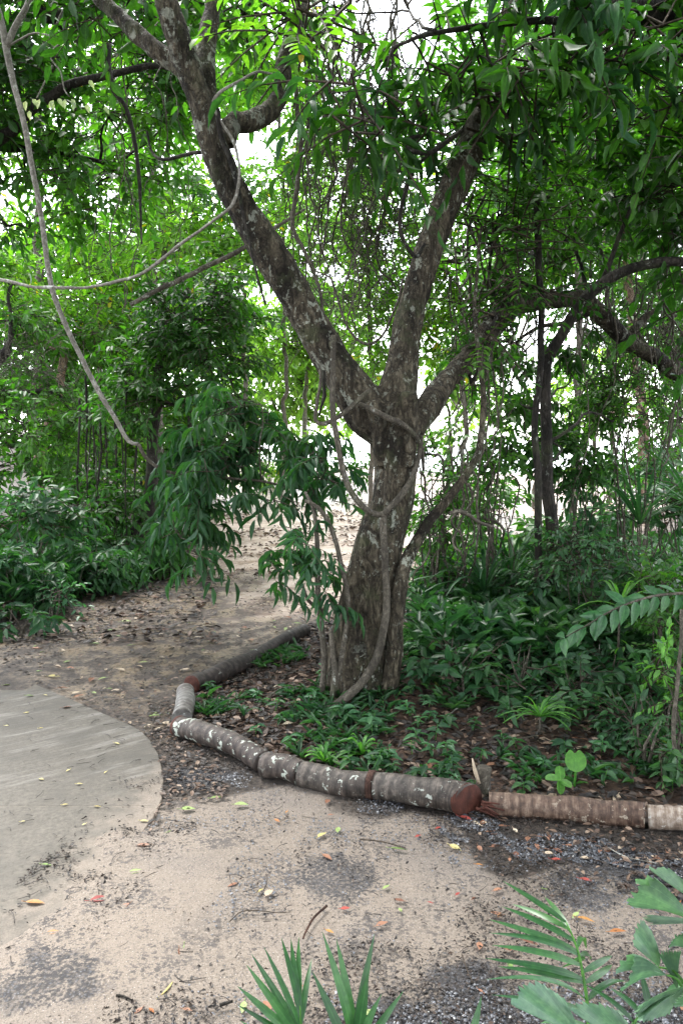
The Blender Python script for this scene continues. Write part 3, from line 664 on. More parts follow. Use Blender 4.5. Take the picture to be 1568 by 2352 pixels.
sap = thing('hanging_bough', 'long pale stem slanting down from the upper left and bending into drooping dark glossy leaves', 'bough', np.array(WS[11][:3]))
mb = MB(); tube(mb, WS[:13], step=.05, sides=10, wob=.02, rough=.08, seed=3); part('stem', mb, BARK['pale'], sap)
mb = MB(); tube(mb, WS[12:], step=.05, sides=8, wob=.03, rough=.08, seed=4); part('stem', mb, BARK['vine'], sap, 'brown bent end of the stem')
mb = MB(); px_tube(mb, [(15, 110, DS, 15), (36, 60, DS, 13), (62, 15, DS, 12), (90, -60, DS, 10)], step=.06, sides=8); part('fork', mb, BARK['pale'], sap)
for tw in ([(18, 107, DS), (48, 90, DS), (80, 76, DS), (125, 84, DS), (160, 92, DS)], [(155, 92, DS), (125, 112, DS), (118, 135, DS), (140, 165, DS), (148, 205, DS), (160, 222, DS)],
           [(125, 80, DS), (135, 45, DS), (148, 22, DS), (152, 45, DS), (168, 82, DS), (185, 120, DS)], [(122, 150, DS), (105, 185, DS), (85, 225, DS)], [(165, 90, DS), (180, 80, DS), (195, 70, DS)]):
    mb = MB(); px_tube(mb, [(u, v, d, 5 - 3 * i / len(tw)) for i, (u, v, d) in enumerate(tw)], step=.04, sides=6); part('bare_twig', mb, BARK['pale'], sap)
mb = MB(); pos = []; dr = []
for u, v, du in ((60, 240, 0), (75, 236, 14), (92, 236, -4), (118, 240, 6), (124, 238, -8), (134, 234, 10), (150, 236, 0), (165, 235, 8), (172, 240, -2), (200, 246, 4), (240, 252, 10), (205, 192, 10), (68, 262, 2)):
    pos.append(P(u, v - 8, DS)); dr.append([du / 20, -.2, -.8])
leaves(mb, np.array(pos), np.array(dr), np.tile([0, -1., .35], (len(pos), 1)), [.075] * len(pos), [.036] * len(pos), T_MID, rng.random(len(pos)))
part('pale_leaves', mb, LEAF['grey'], sap)
crown_on(sap, [WS[11:]], [
    ((395, 1150, 6.3, 95, 85, .3, .75), 'lance', 'blue', .82), ((415, 1235, 5.6, 62, 75, .3, .65), 'lance', 'blue', .82), ((510, 1090, 5.8, 95, 70, .5, .7), 'lance', 'blue', .82),
    ((600, 930, 6.0, 95, 70, .5, .95), 'lance', 'blue', .82), ((520, 1000, 6.0, 100, 90, .5, .75), 'lance', 'blue', .82), ((630, 1040, 5.9, 110, 90, .5, .75), 'lance', 'blue', .82),
    ((730, 1060, 5.7, 80, 60, .4, .6), 'lance', 'blue', .82), ((620, 1150, 5.6, 80, 35, .3, .25), 'lance', 'blue', .82), ((770, 1120, 5.6, 40, 45, .3, .35), 'lance', 'blue', .82)], 'vine', limb_r=.012)

# mid-distance trees on the left
tree('leaning dark tree with a dense rounded dark crown at the left of the forked trunk',
     [[(268, vg(10), 10, 46), (300, 1240, 10, 40), (335, 1190, 10, 34), (352, 1060, 10, 26), (356, 900, 10, 24), (372, 780, 10, 20), (420, 700, 10, 14)]], 'dark',
     [((470, 690, 9.6, 110, 75, .9, 1.25), 'broad', 'dark', .9), ((400, 740, 9.6, 90, 70, .9, .9), 'broad', 'dark', .9), ((530, 730, 9.8, 70, 70, .8, 1.0), 'broad', 'dark', .9), ((360, 820, 9.8, 100, 80, .8, .8), 'broad', 'dark', .9),
      ((470, 830, 9.8, 90, 80, .8, .8), 'broad', 'dark', .9), ((300, 900, 9.8, 90, 70, .8, .65), 'broad', 'dark', .9), ((400, 930, 9.8, 90, 60, .8, .6), 'broad', 'dark', .9), ((520, 860, 9.9, 50, 60, .5, .6), 'broad', 'dark', .9)])
tree('slender grey tree with twin upright stems rising beside the dark rounded crown',
     [[(372, vg(13), 13, 20), (366, 900, 13, 18), (378, 650, 13, 17), (372, 560, 13, 16), (364, 440, 13, 15), (345, 330, 13, 13), (340, 180, 13, 11), (335, 60, 13, 9)],
      [(372, 800, 13, 14), (356, 630, 13, 13), (350, 500, 13, 12), (346, 360, 13, 10)]], 'smooth',
     [((300, 530, 13, 150, 80, 1.4, .65), 'broad', 'bright', 1.25), ((440, 560, 13, 110, 70, 1.2, .7), 'broad', 'bright', 1.25), ((420, 420, 13, 120, 80, 1.2, .55), 'broad', 'mid', 1.25), ((270, 390, 13, 110, 70, 1.2, .55), 'broad', 'mid', 1.25)])
tree('pale pinkish leaning trunk among the bushes near the left edge',
     [[(78, vg(14), 14, 26), (92, 1060, 14, 25), (110, 985, 14, 23), (128, 930, 14, 22), (140, 860, 14, 20), (150, 760, 14, 16)]], 'pink',
     [((120, 690, 14, 130, 80, 1.4, .9), 'far', 'bright', .9), ((60, 780, 14, 120, 70, 1.2, .8), 'far', 'mid', .9), ((220, 760, 14, 110, 80, 1.2, .8), 'far', 'mid', .9), ((80, 900, 13.6, 130, 60, 1, .7), 'far', 'mid', .8)])
tree('bushy tree with a tangled brown clump of dead twigs at the far left edge',
     [[(-60, vg(11), 11, 34), (-30, 900, 11, 28), (20, 800, 11, 20)], [(-40, 910, 11, 22), (40, 905, 11, 16), (110, 900, 11, 12), (140, 912, 11, 8)]], 'dark',
     [((20, 640, 12, 110, 80, 1, .8), 'broad', 'bright'), ((20, 960, 10.5, 110, 90, .8, .65), 'broad', 'mid'), ((180, 950, 11, 90, 80, .8, .6), 'broad', 'mid', .9), ((40, 740, 11.5, 110, 60, .9, .75), 'broad', 'mid')])

# dark twin-stemmed tree on the right
tree('slim dark twin stemmed tree with one black limb arching out to the right',
     [[(1262, vg(5.8), 5.8, 36), (1266, 1300, 5.8, 32), (1258, 1100, 5.8, 27), (1253, 950, 5.75, 25), (1256, 835, 5.7, 25), (1290, 770, 5.65, 25), (1330, 708, 5.6, 25), (1370, 660, 5.55, 26), (1420, 626, 5.5, 23), (1480, 606, 5.45, 22), (1575, 600, 5.4, 20), (1680, 620, 5.3, 16)],
      [(1236, vg(5.8) - 10, 5.72, 18), (1232, 1250, 5.72, 17), (1237, 1100, 5.7, 17), (1228, 950, 5.68, 15), (1241, 800, 5.65, 15), (1240, 580, 5.6, 15), (1235, 450, 5.6, 15), (1246, 388, 5.6, 17), (1276, 315, 5.6, 18), (1290, 300, 5.6, 18), (1294, 240, 5.6, 12), (1276, 160, 5.6, 10), (1270, 60, 5.6, 8)],
      [(1290, 305, 5.6, 18), (1262, 275, 5.6, 14), (1225, 262, 5.6, 11), (1212, 240, 5.6, 9), (1196, 205, 5.6, 8)],
      [(1380, 650, 5.6, 12), (1440, 500, 5.5, 9), (1465, 420, 5.5, 8), (1480, 360, 5.5, 6)]], 'dark',
     [((1290, 420, 6.0, 130, 110, .8, .75), 'broad', 'mid', .85), ((1180, 480, 6.0, 100, 100, .7, .7), 'broad', 'mid', .9), ((1430, 380, 6.4, 130, 110, .8, .8), 'broad', 'mid', .85), ((1500, 480, 6.6, 100, 90, .6, .7), 'broad', 'dark', .9), ((1360, 520, 6.9, 110, 70, .6, .6), 'broad', 'dark', .9),
      ((1230, 600, 6.9, 90, 60, .5, .5), 'broad', 'mid', .85), ((1150, 890, 6.9, 110, 90, .5, .3), 'lance', 'dark', .7), ((1310, 860, 6.9, 100, 80, .5, .3), 'lance', 'dark', .7), ((1420, 960, 6.9, 90, 70, .5, .35), 'lance', 'mid', .7), ((1230, 1010, 6.7, 130, 50, .4, .35), 'lance', 'dark', .7)], limb_r=.016, wob=.03)
tree('straight pale pinkish trunk beyond the arching limbs near the right edge',
     [[(1478, vg(15), 15, 26), (1476, 1000, 15, 24), (1468, 900, 15, 22), (1456, 800, 15, 21), (1446, 700, 15, 19), (1438, 600, 15, 17), (1425, 480, 15, 13)]], 'pink',
     [((1400, 430, 15, 130, 100, 1.3, .6), 'far', 'bright'), ((1500, 330, 15, 110, 110, 1.3, .6), 'far', 'bright'), ((1520, 600, 15, 90, 90, 1.2, .6), 'far', 'mid'), ((1330, 940, 14, 100, 40, .8, .2), 'far', 'bright', .8), ((1300, 560, 16, 130, 90, 1.2, .5), 'far', 'bright')])

# overhanging near boughs at the top, from trees standing outside the view on the right
tree('near dark tree whose long glossy leaves hang across the top of the view',
     [[(1900, vg(5.2), 5.2, 150), (1880, 700, 5.2, 130), (1800, 300, 5.2, 110), (1620, 60, 5.1, 60), (1450, 20, 5.0, 52), (1390, 30, 5.0, 44), (1330, 60, 4.8, 22), (1200, 60, 4.4, 16), (1000, 70, 4.2, 10), (900, 110, 4.1, 6)],
      [(1800, 300, 5.2, 60), (1650, 150, 5.4, 34), (1540, 135, 5.5, 20), (1440, 125, 5.6, 16), (1370, 160, 5.6, 12), (1290, 215, 5.7, 8)]], 'dark',
     [((900, 180, 4.3, 150, 80, .4, .42), 'big', 'blue'), ((1010, 60, 4.3, 150, 80, .45, .4), 'big', 'mid', .85), ((1130, 150, 4.3, 140, 90, .45, .7), 'big', 'dark', .9), ((1270, 90, 4.5, 130, 90, .5, .75), 'big', 'blue'), ((860, 290, 4.2, 60, 60, .2, .5), 'big', 'dark'),
      ((1420, 130, 4.9, 150, 120, .6, .75), 'big', 'dark'), ((1530, 250, 5.2, 120, 130, .6, .85), 'broad', 'mid', 1.1), ((1380, 270, 5.4, 130, 90, .6, .65), 'pinnate', 'mid', 1.3), ((1160, 270, 4.9, 120, 70, .5, .6), 'pinnate', 'dark', 1.5), ((990, 250, 4.6, 70, 60, .3, .3), 'big', 'dark'),
      ((1540, 430, 5.6, 90, 130, .6, .8), 'broad', 'dark', 1.0), ((1250, -60, 4.8, 330, 90, .8, .8), 'big', 'dark'), ((780, 20, 5.0, 110, 70, .5, .5), 'pinnate', 'bright', 1.6), ((700, 70, 5.2, 60, 50, .4, .4), 'pinnate', 'bright', 1.6), ((1700, 300, 5.4, 160, 400, .9, .8), 'broad', 'dark', 1.1)], limb_r=.018)

# forest at the back, each tree with its own trunk and crown
BACK = [
 ('yellow green tree closing the gap behind the left limb of the forked trunk', 560, 17, 12, [(520, 480, 90, 90, .55), (580, 560, 100, 70, .6), (600, 420, 70, 60, .3), (500, 620, 90, 60, .6)], 'bright', 'smooth'),
 ('green tree painted misty pale seen between the two main limbs', 700, 22, 12, [(690, 620, 110, 110, .6), (760, 760, 110, 90, .65), (640, 780, 90, 100, .7), (800, 640, 90, 120, .5), (730, 480, 110, 80, .45)], 'pale', 'pale'),
 ('light green tree seen in the upper gap right of the left limb', 650, 19, 10, [(620, 120, 90, 90, .5), (720, 230, 90, 120, .5), (690, 350, 60, 80, .5), (640, 400, 50, 50, .3), (560, 200, 60, 100, .6)], 'bright', 'smooth'),
 ('pale green tree hung with creepers behind the vine tangle', 850, 18, 12, [(820, 420, 100, 130, .55), (880, 600, 90, 120, .6), (860, 760, 100, 90, .6), (900, 300, 80, 70, .3)], 'bright', 'smooth'),
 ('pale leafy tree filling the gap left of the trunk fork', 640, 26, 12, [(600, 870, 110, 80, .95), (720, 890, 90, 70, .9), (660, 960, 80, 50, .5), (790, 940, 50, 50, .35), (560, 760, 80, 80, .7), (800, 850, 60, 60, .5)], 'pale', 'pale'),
 ('yellow green tree behind the middle limb of the forked trunk', 1060, 17, 12, [(1040, 600, 90, 120, .65), (1000, 740, 80, 90, .7), (1090, 720, 90, 80, .6), (1050, 450, 80, 90, .5)], 'bright', 'smooth'),
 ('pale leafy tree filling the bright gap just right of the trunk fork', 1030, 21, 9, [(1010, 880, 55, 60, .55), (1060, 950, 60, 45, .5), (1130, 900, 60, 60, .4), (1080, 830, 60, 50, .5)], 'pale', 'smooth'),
 ('light green tree behind the dark twin stems', 1230, 18, 13, [(1120, 820, 70, 50, .25), (1380, 780, 70, 50, .3), (1180, 620, 100, 90, .6), (1260, 520, 110, 100, .5), (1290, 690, 90, 60, .5), (1190, 360, 110, 110, .5)], 'mid', 'smooth'),
 ('bright green tree glimpsed high on the right behind hanging stems', 1400, 20, 12, [(1380, 330, 130, 110, .5), (1480, 200, 110, 110, .5), (1320, 180, 120, 110, .5), (1400, 560, 110, 90, .5)], 'bright', 'smooth'),
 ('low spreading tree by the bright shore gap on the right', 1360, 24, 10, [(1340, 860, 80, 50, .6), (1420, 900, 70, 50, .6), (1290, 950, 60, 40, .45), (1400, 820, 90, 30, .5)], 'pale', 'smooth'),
 ('hazy green tree at the right edge beyond the pale trunk', 1560, 18, 14, [(1540, 760, 90, 110, .75), (1560, 900, 80, 90, .7), (1540, 1000, 70, 50, .5), (1500, 660, 80, 70, .6)], 'mid', 'smooth'),
 ('bright sunlit tree behind the crossing pale liana', 220, 18, 14, [(180, 590, 130, 80, .75), (300, 650, 120, 80, .85), (90, 640, 110, 70, .7), (220, 730, 140, 80, .9)], 'bright', 'smooth'),
 ('tall pale green tree far behind the pale slanting stem', 130, 24, 14, [(100, 560, 110, 60, .4), (250, 500, 130, 60, .45), (40, 500, 90, 40, .3), (360, 480, 90, 70, .5)], 'pale', 'smooth'),
 ('leafy tree behind the leaning dark tree', 430, 19, 12, [(420, 640, 110, 80, .8), (330, 760, 110, 80, .9), (500, 740, 90, 80, .8), (420, 880, 120, 80, .8)], 'bright', 'dark'),
 ('green tree deep in the wood behind the pinkish leaning trunk', 170, 20, 12, [(120, 830, 140, 80, .9), (240, 880, 120, 80, .85), (40, 900, 120, 80, .9), (180, 980, 150, 70, .85)], 'mid', 'dark'),
 ('shadowy tree at the left end of the clearing', 330, 21, 12, [(320, 960, 120, 80, .85), (420, 1000, 110, 70, .8), (260, 1040, 120, 60, .85), (500, 950, 90, 80, .7)], 'mid', 'dark'),
 ('tall tree towering behind the upper left canopy', 80, 15, 20, [(100, 150, 200, 160, .35), (300, 200, 180, 160, .35), (60, 350, 150, 100, .3), (430, 130, 120, 150, .4)], 'bright', 'smooth'),
 ('tall tree towering behind the upper right canopy', 1320, 14, 18, [(1250, 200, 190, 170, .45), (1430, 250, 170, 200, .5), (1080, 160, 150, 130, .3), (1500, 480, 120, 130, .5), (1280, 420, 170, 120, .45)], 'mid', 'smooth'),
]
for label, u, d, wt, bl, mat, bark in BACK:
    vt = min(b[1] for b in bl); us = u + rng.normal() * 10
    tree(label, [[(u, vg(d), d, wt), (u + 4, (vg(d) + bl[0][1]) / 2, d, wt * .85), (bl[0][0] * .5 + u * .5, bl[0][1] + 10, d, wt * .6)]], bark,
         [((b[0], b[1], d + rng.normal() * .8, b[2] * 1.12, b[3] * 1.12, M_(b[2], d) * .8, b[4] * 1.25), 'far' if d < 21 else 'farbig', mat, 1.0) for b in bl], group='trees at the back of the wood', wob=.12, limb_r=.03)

# ------------------------------------------------------------------ undergrowth
def shrub(label, u, v, d, ru, rv, kind, mat, name='shrub', sc=1.0, cov=.8, rd=None, stems=4, group='undergrowth shrubs', bark='vine', cat='shrub'):
    rd = rd or max(.25, M_(ru, d) * .8)
    f = ground_pt(u, d); t = thing(name, label, cat, f, group)
    p, D, tint, c, cc = blob_pts((u, v, d, ru, rv, rd, cov * 5.0), kind, sc)
    gz = terrain(p[:, 0], p[:, 1]); p[:, 2] = np.maximum(p[:, 2], gz + .06 + .1 * rng.random(len(p)))
    mb = MB(); sprays(mb, p, D, kind, tint, sc); 
    sm = MB()
    for q in cc[rng.permutation(len(cc))[:stems]]:
        b = f + np.array([*(rng.normal(size=2) * min(.12, M_(ru, d) * .25)), -.04]); q = q.copy(); q[2] = max(q[2], f[2] + .25)
        h = q[2] - b[2]; mid = b * .45 + q * .55 + np.array([*(rng.normal(size=2) * .05 * h), .05 * h])
        r = .006 + .006 * rng.random()
        tube(sm, [[*b, r], [*mid, r * .7], [*q, r * .1]], step=.08, sides=6, wob=.05, seed=rng.integers(99))
    part('stem', sm, BARK[bark], t); part('foliage', mb, [LEAF[mat], BARK['twig']], t)
    return t
SHR = [
 # right of the trunk, near row
 ('broad leaved sapling with bright top leaves just right of the trunk foot', 1045, 1510, 4.9, 75, 85, 'broad', 'under', 1.1),
 ('dark leafy sapling standing behind the bright topped sapling', 1120, 1585, 5.0, 90, 70, 'broad', 'blue', 1.15),
 ('bushy sapling with glossy oval leaves in the middle of the right thicket', 1180, 1430, 5.4, 90, 100, 'palmate', 'lit_green', .9),
 ('broad leaved shrub beside the dead hanging palm leaf', 1240, 1390, 5.8, 90, 80, 'broad', 'under', 1.0),
 ('small leaved bush filling the right thicket above the drooping feathered bough', 1350, 1300, 5.4, 110, 80, 'small', 'under', 1.2),
 ('leafy bush under the drooping feathered bough', 1380, 1510, 4.9, 110, 70, 'broad', 'under', .8),
 ('bright small leaved bush at the right edge behind the feathered bough', 1510, 1420, 4.7, 90, 90, 'small', 'mid', 1.15),
 ('dense bush at the right edge below the spiky rattan', 1520, 1310, 5.2, 90, 70, 'broad', 'under', .9),
 ('oval leaved shrub at the right edge above the whitened log', 1500, 1650, 4.0, 70, 90, 'broad', 'under', .72),
 ('pale green round leaved sapling at the right edge beside the thin grey stem', 1545, 1600, 3.9, 40, 100, 'broad', 'fresh', .6),
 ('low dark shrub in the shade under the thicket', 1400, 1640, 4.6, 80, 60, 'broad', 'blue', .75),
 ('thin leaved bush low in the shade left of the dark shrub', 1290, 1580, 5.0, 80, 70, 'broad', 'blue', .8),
 ('leafy shrub with slender stems right behind the trunk foot', 985, 1420, 5.7, 50, 90, 'broad', 'blue', .8),
 ('low leafy bush in front of the whitened log end', 1490, 1770, 3.7, 70, 50, 'broad', 'under', .6),
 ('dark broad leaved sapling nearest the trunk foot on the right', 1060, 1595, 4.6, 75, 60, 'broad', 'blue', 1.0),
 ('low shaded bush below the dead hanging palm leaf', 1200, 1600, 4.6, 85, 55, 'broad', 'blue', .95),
 ('glossy low bush beside the narrow fan leaf plant', 1330, 1630, 4.4, 80, 55, 'broad', 'under', .85),
 ('small leaved bush spilling over the bed near the right edge', 1440, 1700, 4.0, 60, 55, 'small', 'under', 1.1),
 ('dense oval leaved bush at the right edge under the feathered bough', 1530, 1530, 4.2, 60, 80, 'broad', 'lit_green', .7),
 # right middle row
 ('dark shrub between the trunk and the twin stemmed tree', 1080, 1310, 6.6, 90, 80, 'broad', 'blue', 1.0),
 ('leafy shrub at the foot of the twin stemmed tree', 1210, 1270, 7.2, 80, 80, 'broad', 'mid', 1.0),
 ('tall thin shrub left of the twin stems against the bright clearing', 1140, 1150, 7.4, 80, 90, 'broad', 'mid', .9),
 ('slender shrub hung along the leaning grey stem beside the trunk', 1010, 1180, 6.4, 50, 110, 'small', 'mid', 1.3),
 ('bush right of the twin stems with narrow leaves', 1340, 1180, 7.0, 90, 80, 'lance', 'under', .75),
 ('dense green bush at the right edge behind the rattan', 1480, 1150, 7.6, 110, 80, 'broad', 'under', 1.0),
 ('tall slim sapling with small leaves just right of the trunk', 1010, 1080, 6.2, 45, 130, 'small', 'mid', 1.2),
 ('tall sapling with loose sprays left of the twin stems', 1130, 1030, 6.3, 70, 120, 'broad', 'mid', .75),
 ('tall loose sapling right of the twin stems', 1330, 1030, 6.6, 80, 110, 'broad', 'dark', .75),
 ('leafy climbing bush in front of the arching limbs at the right', 1450, 900, 6.6, 70, 90, 'small', 'mid', 1.2),
 ('tall leafy bush rising at the right edge below the arching limb', 1550, 980, 7.8, 70, 110, 'broad', 'mid', .8),
 ('narrow leaved bush on the bank crest at the right edge', 1540, 1070, 8.4, 70, 60, 'lance', 'mid', .8),
 ('green bush against the shore gap right of the twin stems', 1350, 1100, 9.5, 100, 50, 'broad', 'mid', 1.0),
 ('low bush in front of the bright clearing right of the trunk', 1040, 1240, 8.6, 70, 45, 'broad', 'mid', 1.0),
 ('small bush on the bank seen just left of the trunk', 800, 1085, 21, 70, 38, 'far', 'mid', 1.0),
 ('wide low bush on the bank between trunk and twin stems', 1080, 1100, 20, 90, 35, 'far', 'mid', 1.0),
 ('sprawling bush on the bank at the right', 1420, 1095, 17, 120, 45, 'far', 'mid', 1.0),
 ('bush at the far end of the clearing behind the drooping leaves', 620, 1090, 25, 110, 45, 'far', 'bright', 1.1),
 # left side
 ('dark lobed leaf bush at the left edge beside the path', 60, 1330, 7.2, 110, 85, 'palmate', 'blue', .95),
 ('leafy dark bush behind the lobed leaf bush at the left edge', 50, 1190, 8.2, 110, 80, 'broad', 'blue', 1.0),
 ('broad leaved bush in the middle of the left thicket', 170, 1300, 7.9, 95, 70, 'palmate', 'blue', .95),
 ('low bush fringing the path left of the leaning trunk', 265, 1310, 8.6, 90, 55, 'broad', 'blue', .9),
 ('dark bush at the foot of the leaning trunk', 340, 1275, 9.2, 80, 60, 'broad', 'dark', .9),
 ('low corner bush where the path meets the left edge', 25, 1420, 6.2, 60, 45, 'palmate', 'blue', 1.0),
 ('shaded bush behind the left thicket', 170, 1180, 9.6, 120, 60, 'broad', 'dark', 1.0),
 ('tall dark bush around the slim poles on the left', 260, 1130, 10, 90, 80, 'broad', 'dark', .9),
 ('pale small leaved plant at the path edge with a yellow leaf', 125, 1385, 6.8, 30, 30, 'small', 'lit_green', 1.2),
 ('bright green bush deep behind the slim poles', 220, 1020, 13, 130, 80, 'far', 'bright', .9),
 ('green bush deep in the wood at the left edge', 60, 1050, 12, 110, 70, 'far', 'mid', .9),
 ('mid green bush between leaning trunk and clearing', 400, 1170, 12, 80, 70, 'far', 'mid', .8),
 ('dark thicket bush right of the leaning trunk', 430, 1080, 13, 90, 80, 'far', 'dark', .9),
]
MIDROW = ('between the trunk and', 'left of the twin stems against', 'along the leaning grey', 'front of the bright clearing', 'right behind the trunk foot', 'on the bank', 'shore gap', 'bank crest', 'foot of the twin', 'right of the twin stems', 'end of the clearing', 'leaning trunk and clearing')
for i, r in enumerate(SHR):
    loose = any(k in r[0] for k in MIDROW); right = r[1] > 960 and r[3] < 7
    shrub(*r[:6], r[6], r[7], sc=r[8] * (.82 if right else 1), cov=(.48 if right or 6 < r[3] < 7.6 else .30) if loose or 'tall' in r[0] else (.58 if right else .7), stems=9 if (right or loose) else 5)

# sapling clump in front of the trunk foot on the left, pale slender stems
t = thing('sapling', 'slender many stemmed sapling with sparse glossy leaves against the left side of the trunk', 'sapling', ground_pt(752, 4.6))
for st in ([(738, 1612, 4.6, 17), (742, 1500, 4.6, 15), (736, 1400, 4.6, 14), (730, 1260, 4.62, 12), (716, 1170, 4.65, 9), (700, 1130, 4.7, 6)],
           [(760, 1625, 4.5, 15), (768, 1540, 4.5, 14), (760, 1450, 4.5, 10)], [(764, 1600, 4.5, 14), (790, 1500, 4.52, 13), (800, 1390, 4.55, 12), (786, 1300, 4.56, 12), (758, 1210, 4.6, 11), (728, 1165, 4.6, 10), (700, 1150, 4.62, 8)],
           [(734, 1400, 4.6, 9), (708, 1380, 4.6, 8), (690, 1330, 4.6, 6)], [(735, 1420, 4.6, 8), (755, 1380, 4.6, 6), (775, 1370, 4.6, 4)]):
    mb = MB(); px_tube(mb, st, step=.05, sides=8, wob=.02, rough=.08, seed=rng.integers(99)); part('stem', mb, BARK['vine'], t)
mb = MB()
for b in (((640, 1330, 4.55, 55, 40, .15, .45), 'lance'), ((690, 1230, 4.6, 60, 40, .15, .4), 'lance'), ((700, 1290, 4.6, 70, 40, .15, .4), 'lance'), ((740, 1340, 4.55, 30, 40, .1, .4), 'lance'), ((650, 1270, 4.6, 50, 30, .12, .3), 'lance')):
    p, D, tint, c, cc = blob_pts(b[0], b[1], .62, 1.0); sprays(mb, p, D, b[1], tint, .62)
part('foliage', mb, [LEAF['blue'], BARK['twig']], t)

# drooping feathered bough at the right
t = thing('feathered_bough', 'arching bough with two rows of pale green oval leaflets at the right', 'bough', P(1568, 1370, 4.3))
mb = MB(); px_tube(mb, [(1720, 1420, 4.5, 12), (1620, 1370, 4.4, 9), (1520, 1366, 4.3, 7), (1420, 1395, 4.2, 5), (1340, 1440, 4.15, 3), (1300, 1462, 4.1, 2)], step=.05, sides=6); part('stem', mb, BARK['vine'], t)
mb = MB(); pos = []; dr = []; ln = []
for i in range(15):
    f = i / 14; q = spline(np.array([P(1620, 1370, 4.4), P(1520, 1366, 4.3), P(1420, 1395, 4.2), P(1340, 1440, 4.15), P(1296, 1466, 4.1)]), .01)
    b = q[int(f * (len(q) - 1))]; a = nrm(q[min(len(q) - 1, int(f * (len(q) - 1)) + 3)] - q[max(0, int(f * (len(q) - 1)) - 3)])
    for s_ in (-1, 1):
        pos.append(b); dr.append(a * .45 + np.array([0, s_ * -.5, 0]) + np.array([0, 0, -.75 if s_ > 0 else .1])); ln.append(.13 * (.75 + .4 * math.sin(f * 2.6)))
pos.append(q[-1]); dr.append(q[-1] - q[-20]); ln.append(.13)
leaves(mb, np.array(pos), np.array(dr) + .16 * rng.normal(size=(len(pos), 3)), np.tile([-.15, -.75, .65], (len(pos), 1)) + .35 * rng.normal(size=(len(pos), 3)), np.array(ln) * (.75 + .3 * rng.random(len(pos))), np.array(ln) * .38, T_NEAR, rng.random(len(pos)) * .8)
part('leaflets', mb, LEAF['lit_green'], t)

# strap leaved and fan leaved plants
def strap(label, u, d, n, L, wd, mat='under', name='strap_leaf_plant', z0=0.0, spread=.9, cat='plant', group=None, droop=1.0):
    f = ground_pt(u, d); t = thing(name, label, cat, f, group); mb = MB()
    for i in range(n):
        a = rng.random() * 2 * math.pi; el = .35 + 1.0 * rng.random(); l = L * (.7 + .5 * rng.random())
        h = np.array([math.cos(a), math.sin(a), 0]); d0 = h * math.cos(el) * spread + np.array([0, 0, math.sin(el)])
        k = 7; s_ = np.linspace(0, 1, k); c = f + np.array([0, 0, z0]) + d0 * (l * s_)[:, None]; c[:, 2] -= droop * l * .55 * s_ ** 2.2
        c[:, 2] = np.maximum(c[:, 2], f[2] + .015)
        side = nrm(np.cross(d0, [0, 0, 1.0])); wv = wd * np.sin(np.pi * (s_ * .86 + .1)) ** .7 / 2
        up = np.array([0, 0, 1.0]) * wd * .22
        v = np.stack([c + side * wv[:, None] + up, c, c - side * wv[:, None] + up], 1).reshape(-1, 3)
        fs = []
        for j in range(k - 1): fs += [(3 * j, 3 * j + 1, 3 * j + 4, 3 * j + 3), (3 * j + 1, 3 * j + 2, 3 * j + 5, 3 * j + 4)]
        tn = np.clip(.5 + .3 * rng.normal(), 0, .95)
        mb.add(v, fs, 0, np.stack([np.full(3 * k, tn), np.repeat(s_, 3), np.tile([1, 0, 1], k)], -1))
    if z0 > .08:
        sm = MB(); tube(sm, [[*(f - [0, 0, .03]), .008], [*(f + [0, 0, z0]), .006]], step=.1, sides=6); part('stem', sm, BARK['vine'], t)
    part('leaf_rosette' if n > 8 else 'leaf_blades', mb, LEAF[mat], t)
    return t
strap('tall tuft of long narrow dark blades beside the bright topped sapling', 1010, 5.4, 26, .75, .03, 'blue')
strap('tuft of arching narrow blades in the middle of the right thicket', 1110, 5.9, 30, .85, .03, 'blue', z0=.35)
strap('loose tuft of ribbon leaves left of the twin stems', 1170, 6.3, 26, .9, .028, 'blue', z0=.4)
strap('spiky rattan with stiff narrow leaflets near the right edge', 1460, 6.6, 26, .95, .03, 'under', name='rattan_plant', z0=.8, droop=.5)
strap('tall spiky rattan at the right edge', 1575, 6.8, 24, .95, .03, 'under', name='rattan_plant', z0=.95, droop=.5)
strap('narrow fan leaf plant with pale drooping blades in the right thicket', 1415, 4.7, 13, .42, .022, 'fresh', name='fan_leaf_plant', z0=.5, droop=.9)
strap('whorled strap leaf seedling on the litter behind the logs', 1238, 4.05, 22, .22, .018, 'fresh', z0=.10, droop=.8)
strap('smaller whorled seedling left of the whorled strap leaf seedling', 1165, 4.2, 16, .16, .015, 'under', z0=.06)
strap('grassy tuft of broad blades behind the spotted log', 830, 3.78, 14, .22, .022, 'fresh', name='grass_tuft', z0=.02)
strap('grassy tuft in the bed near the bend of the logs', 560, 4.3, 12, .16, .018, 'under', name='grass_tuft', z0=.02)
strap('pale grassy tuft right behind the joint of the spotted logs', 745, 3.7, 12, .19, .02, 'fresh', name='grass_tuft', z0=.02)

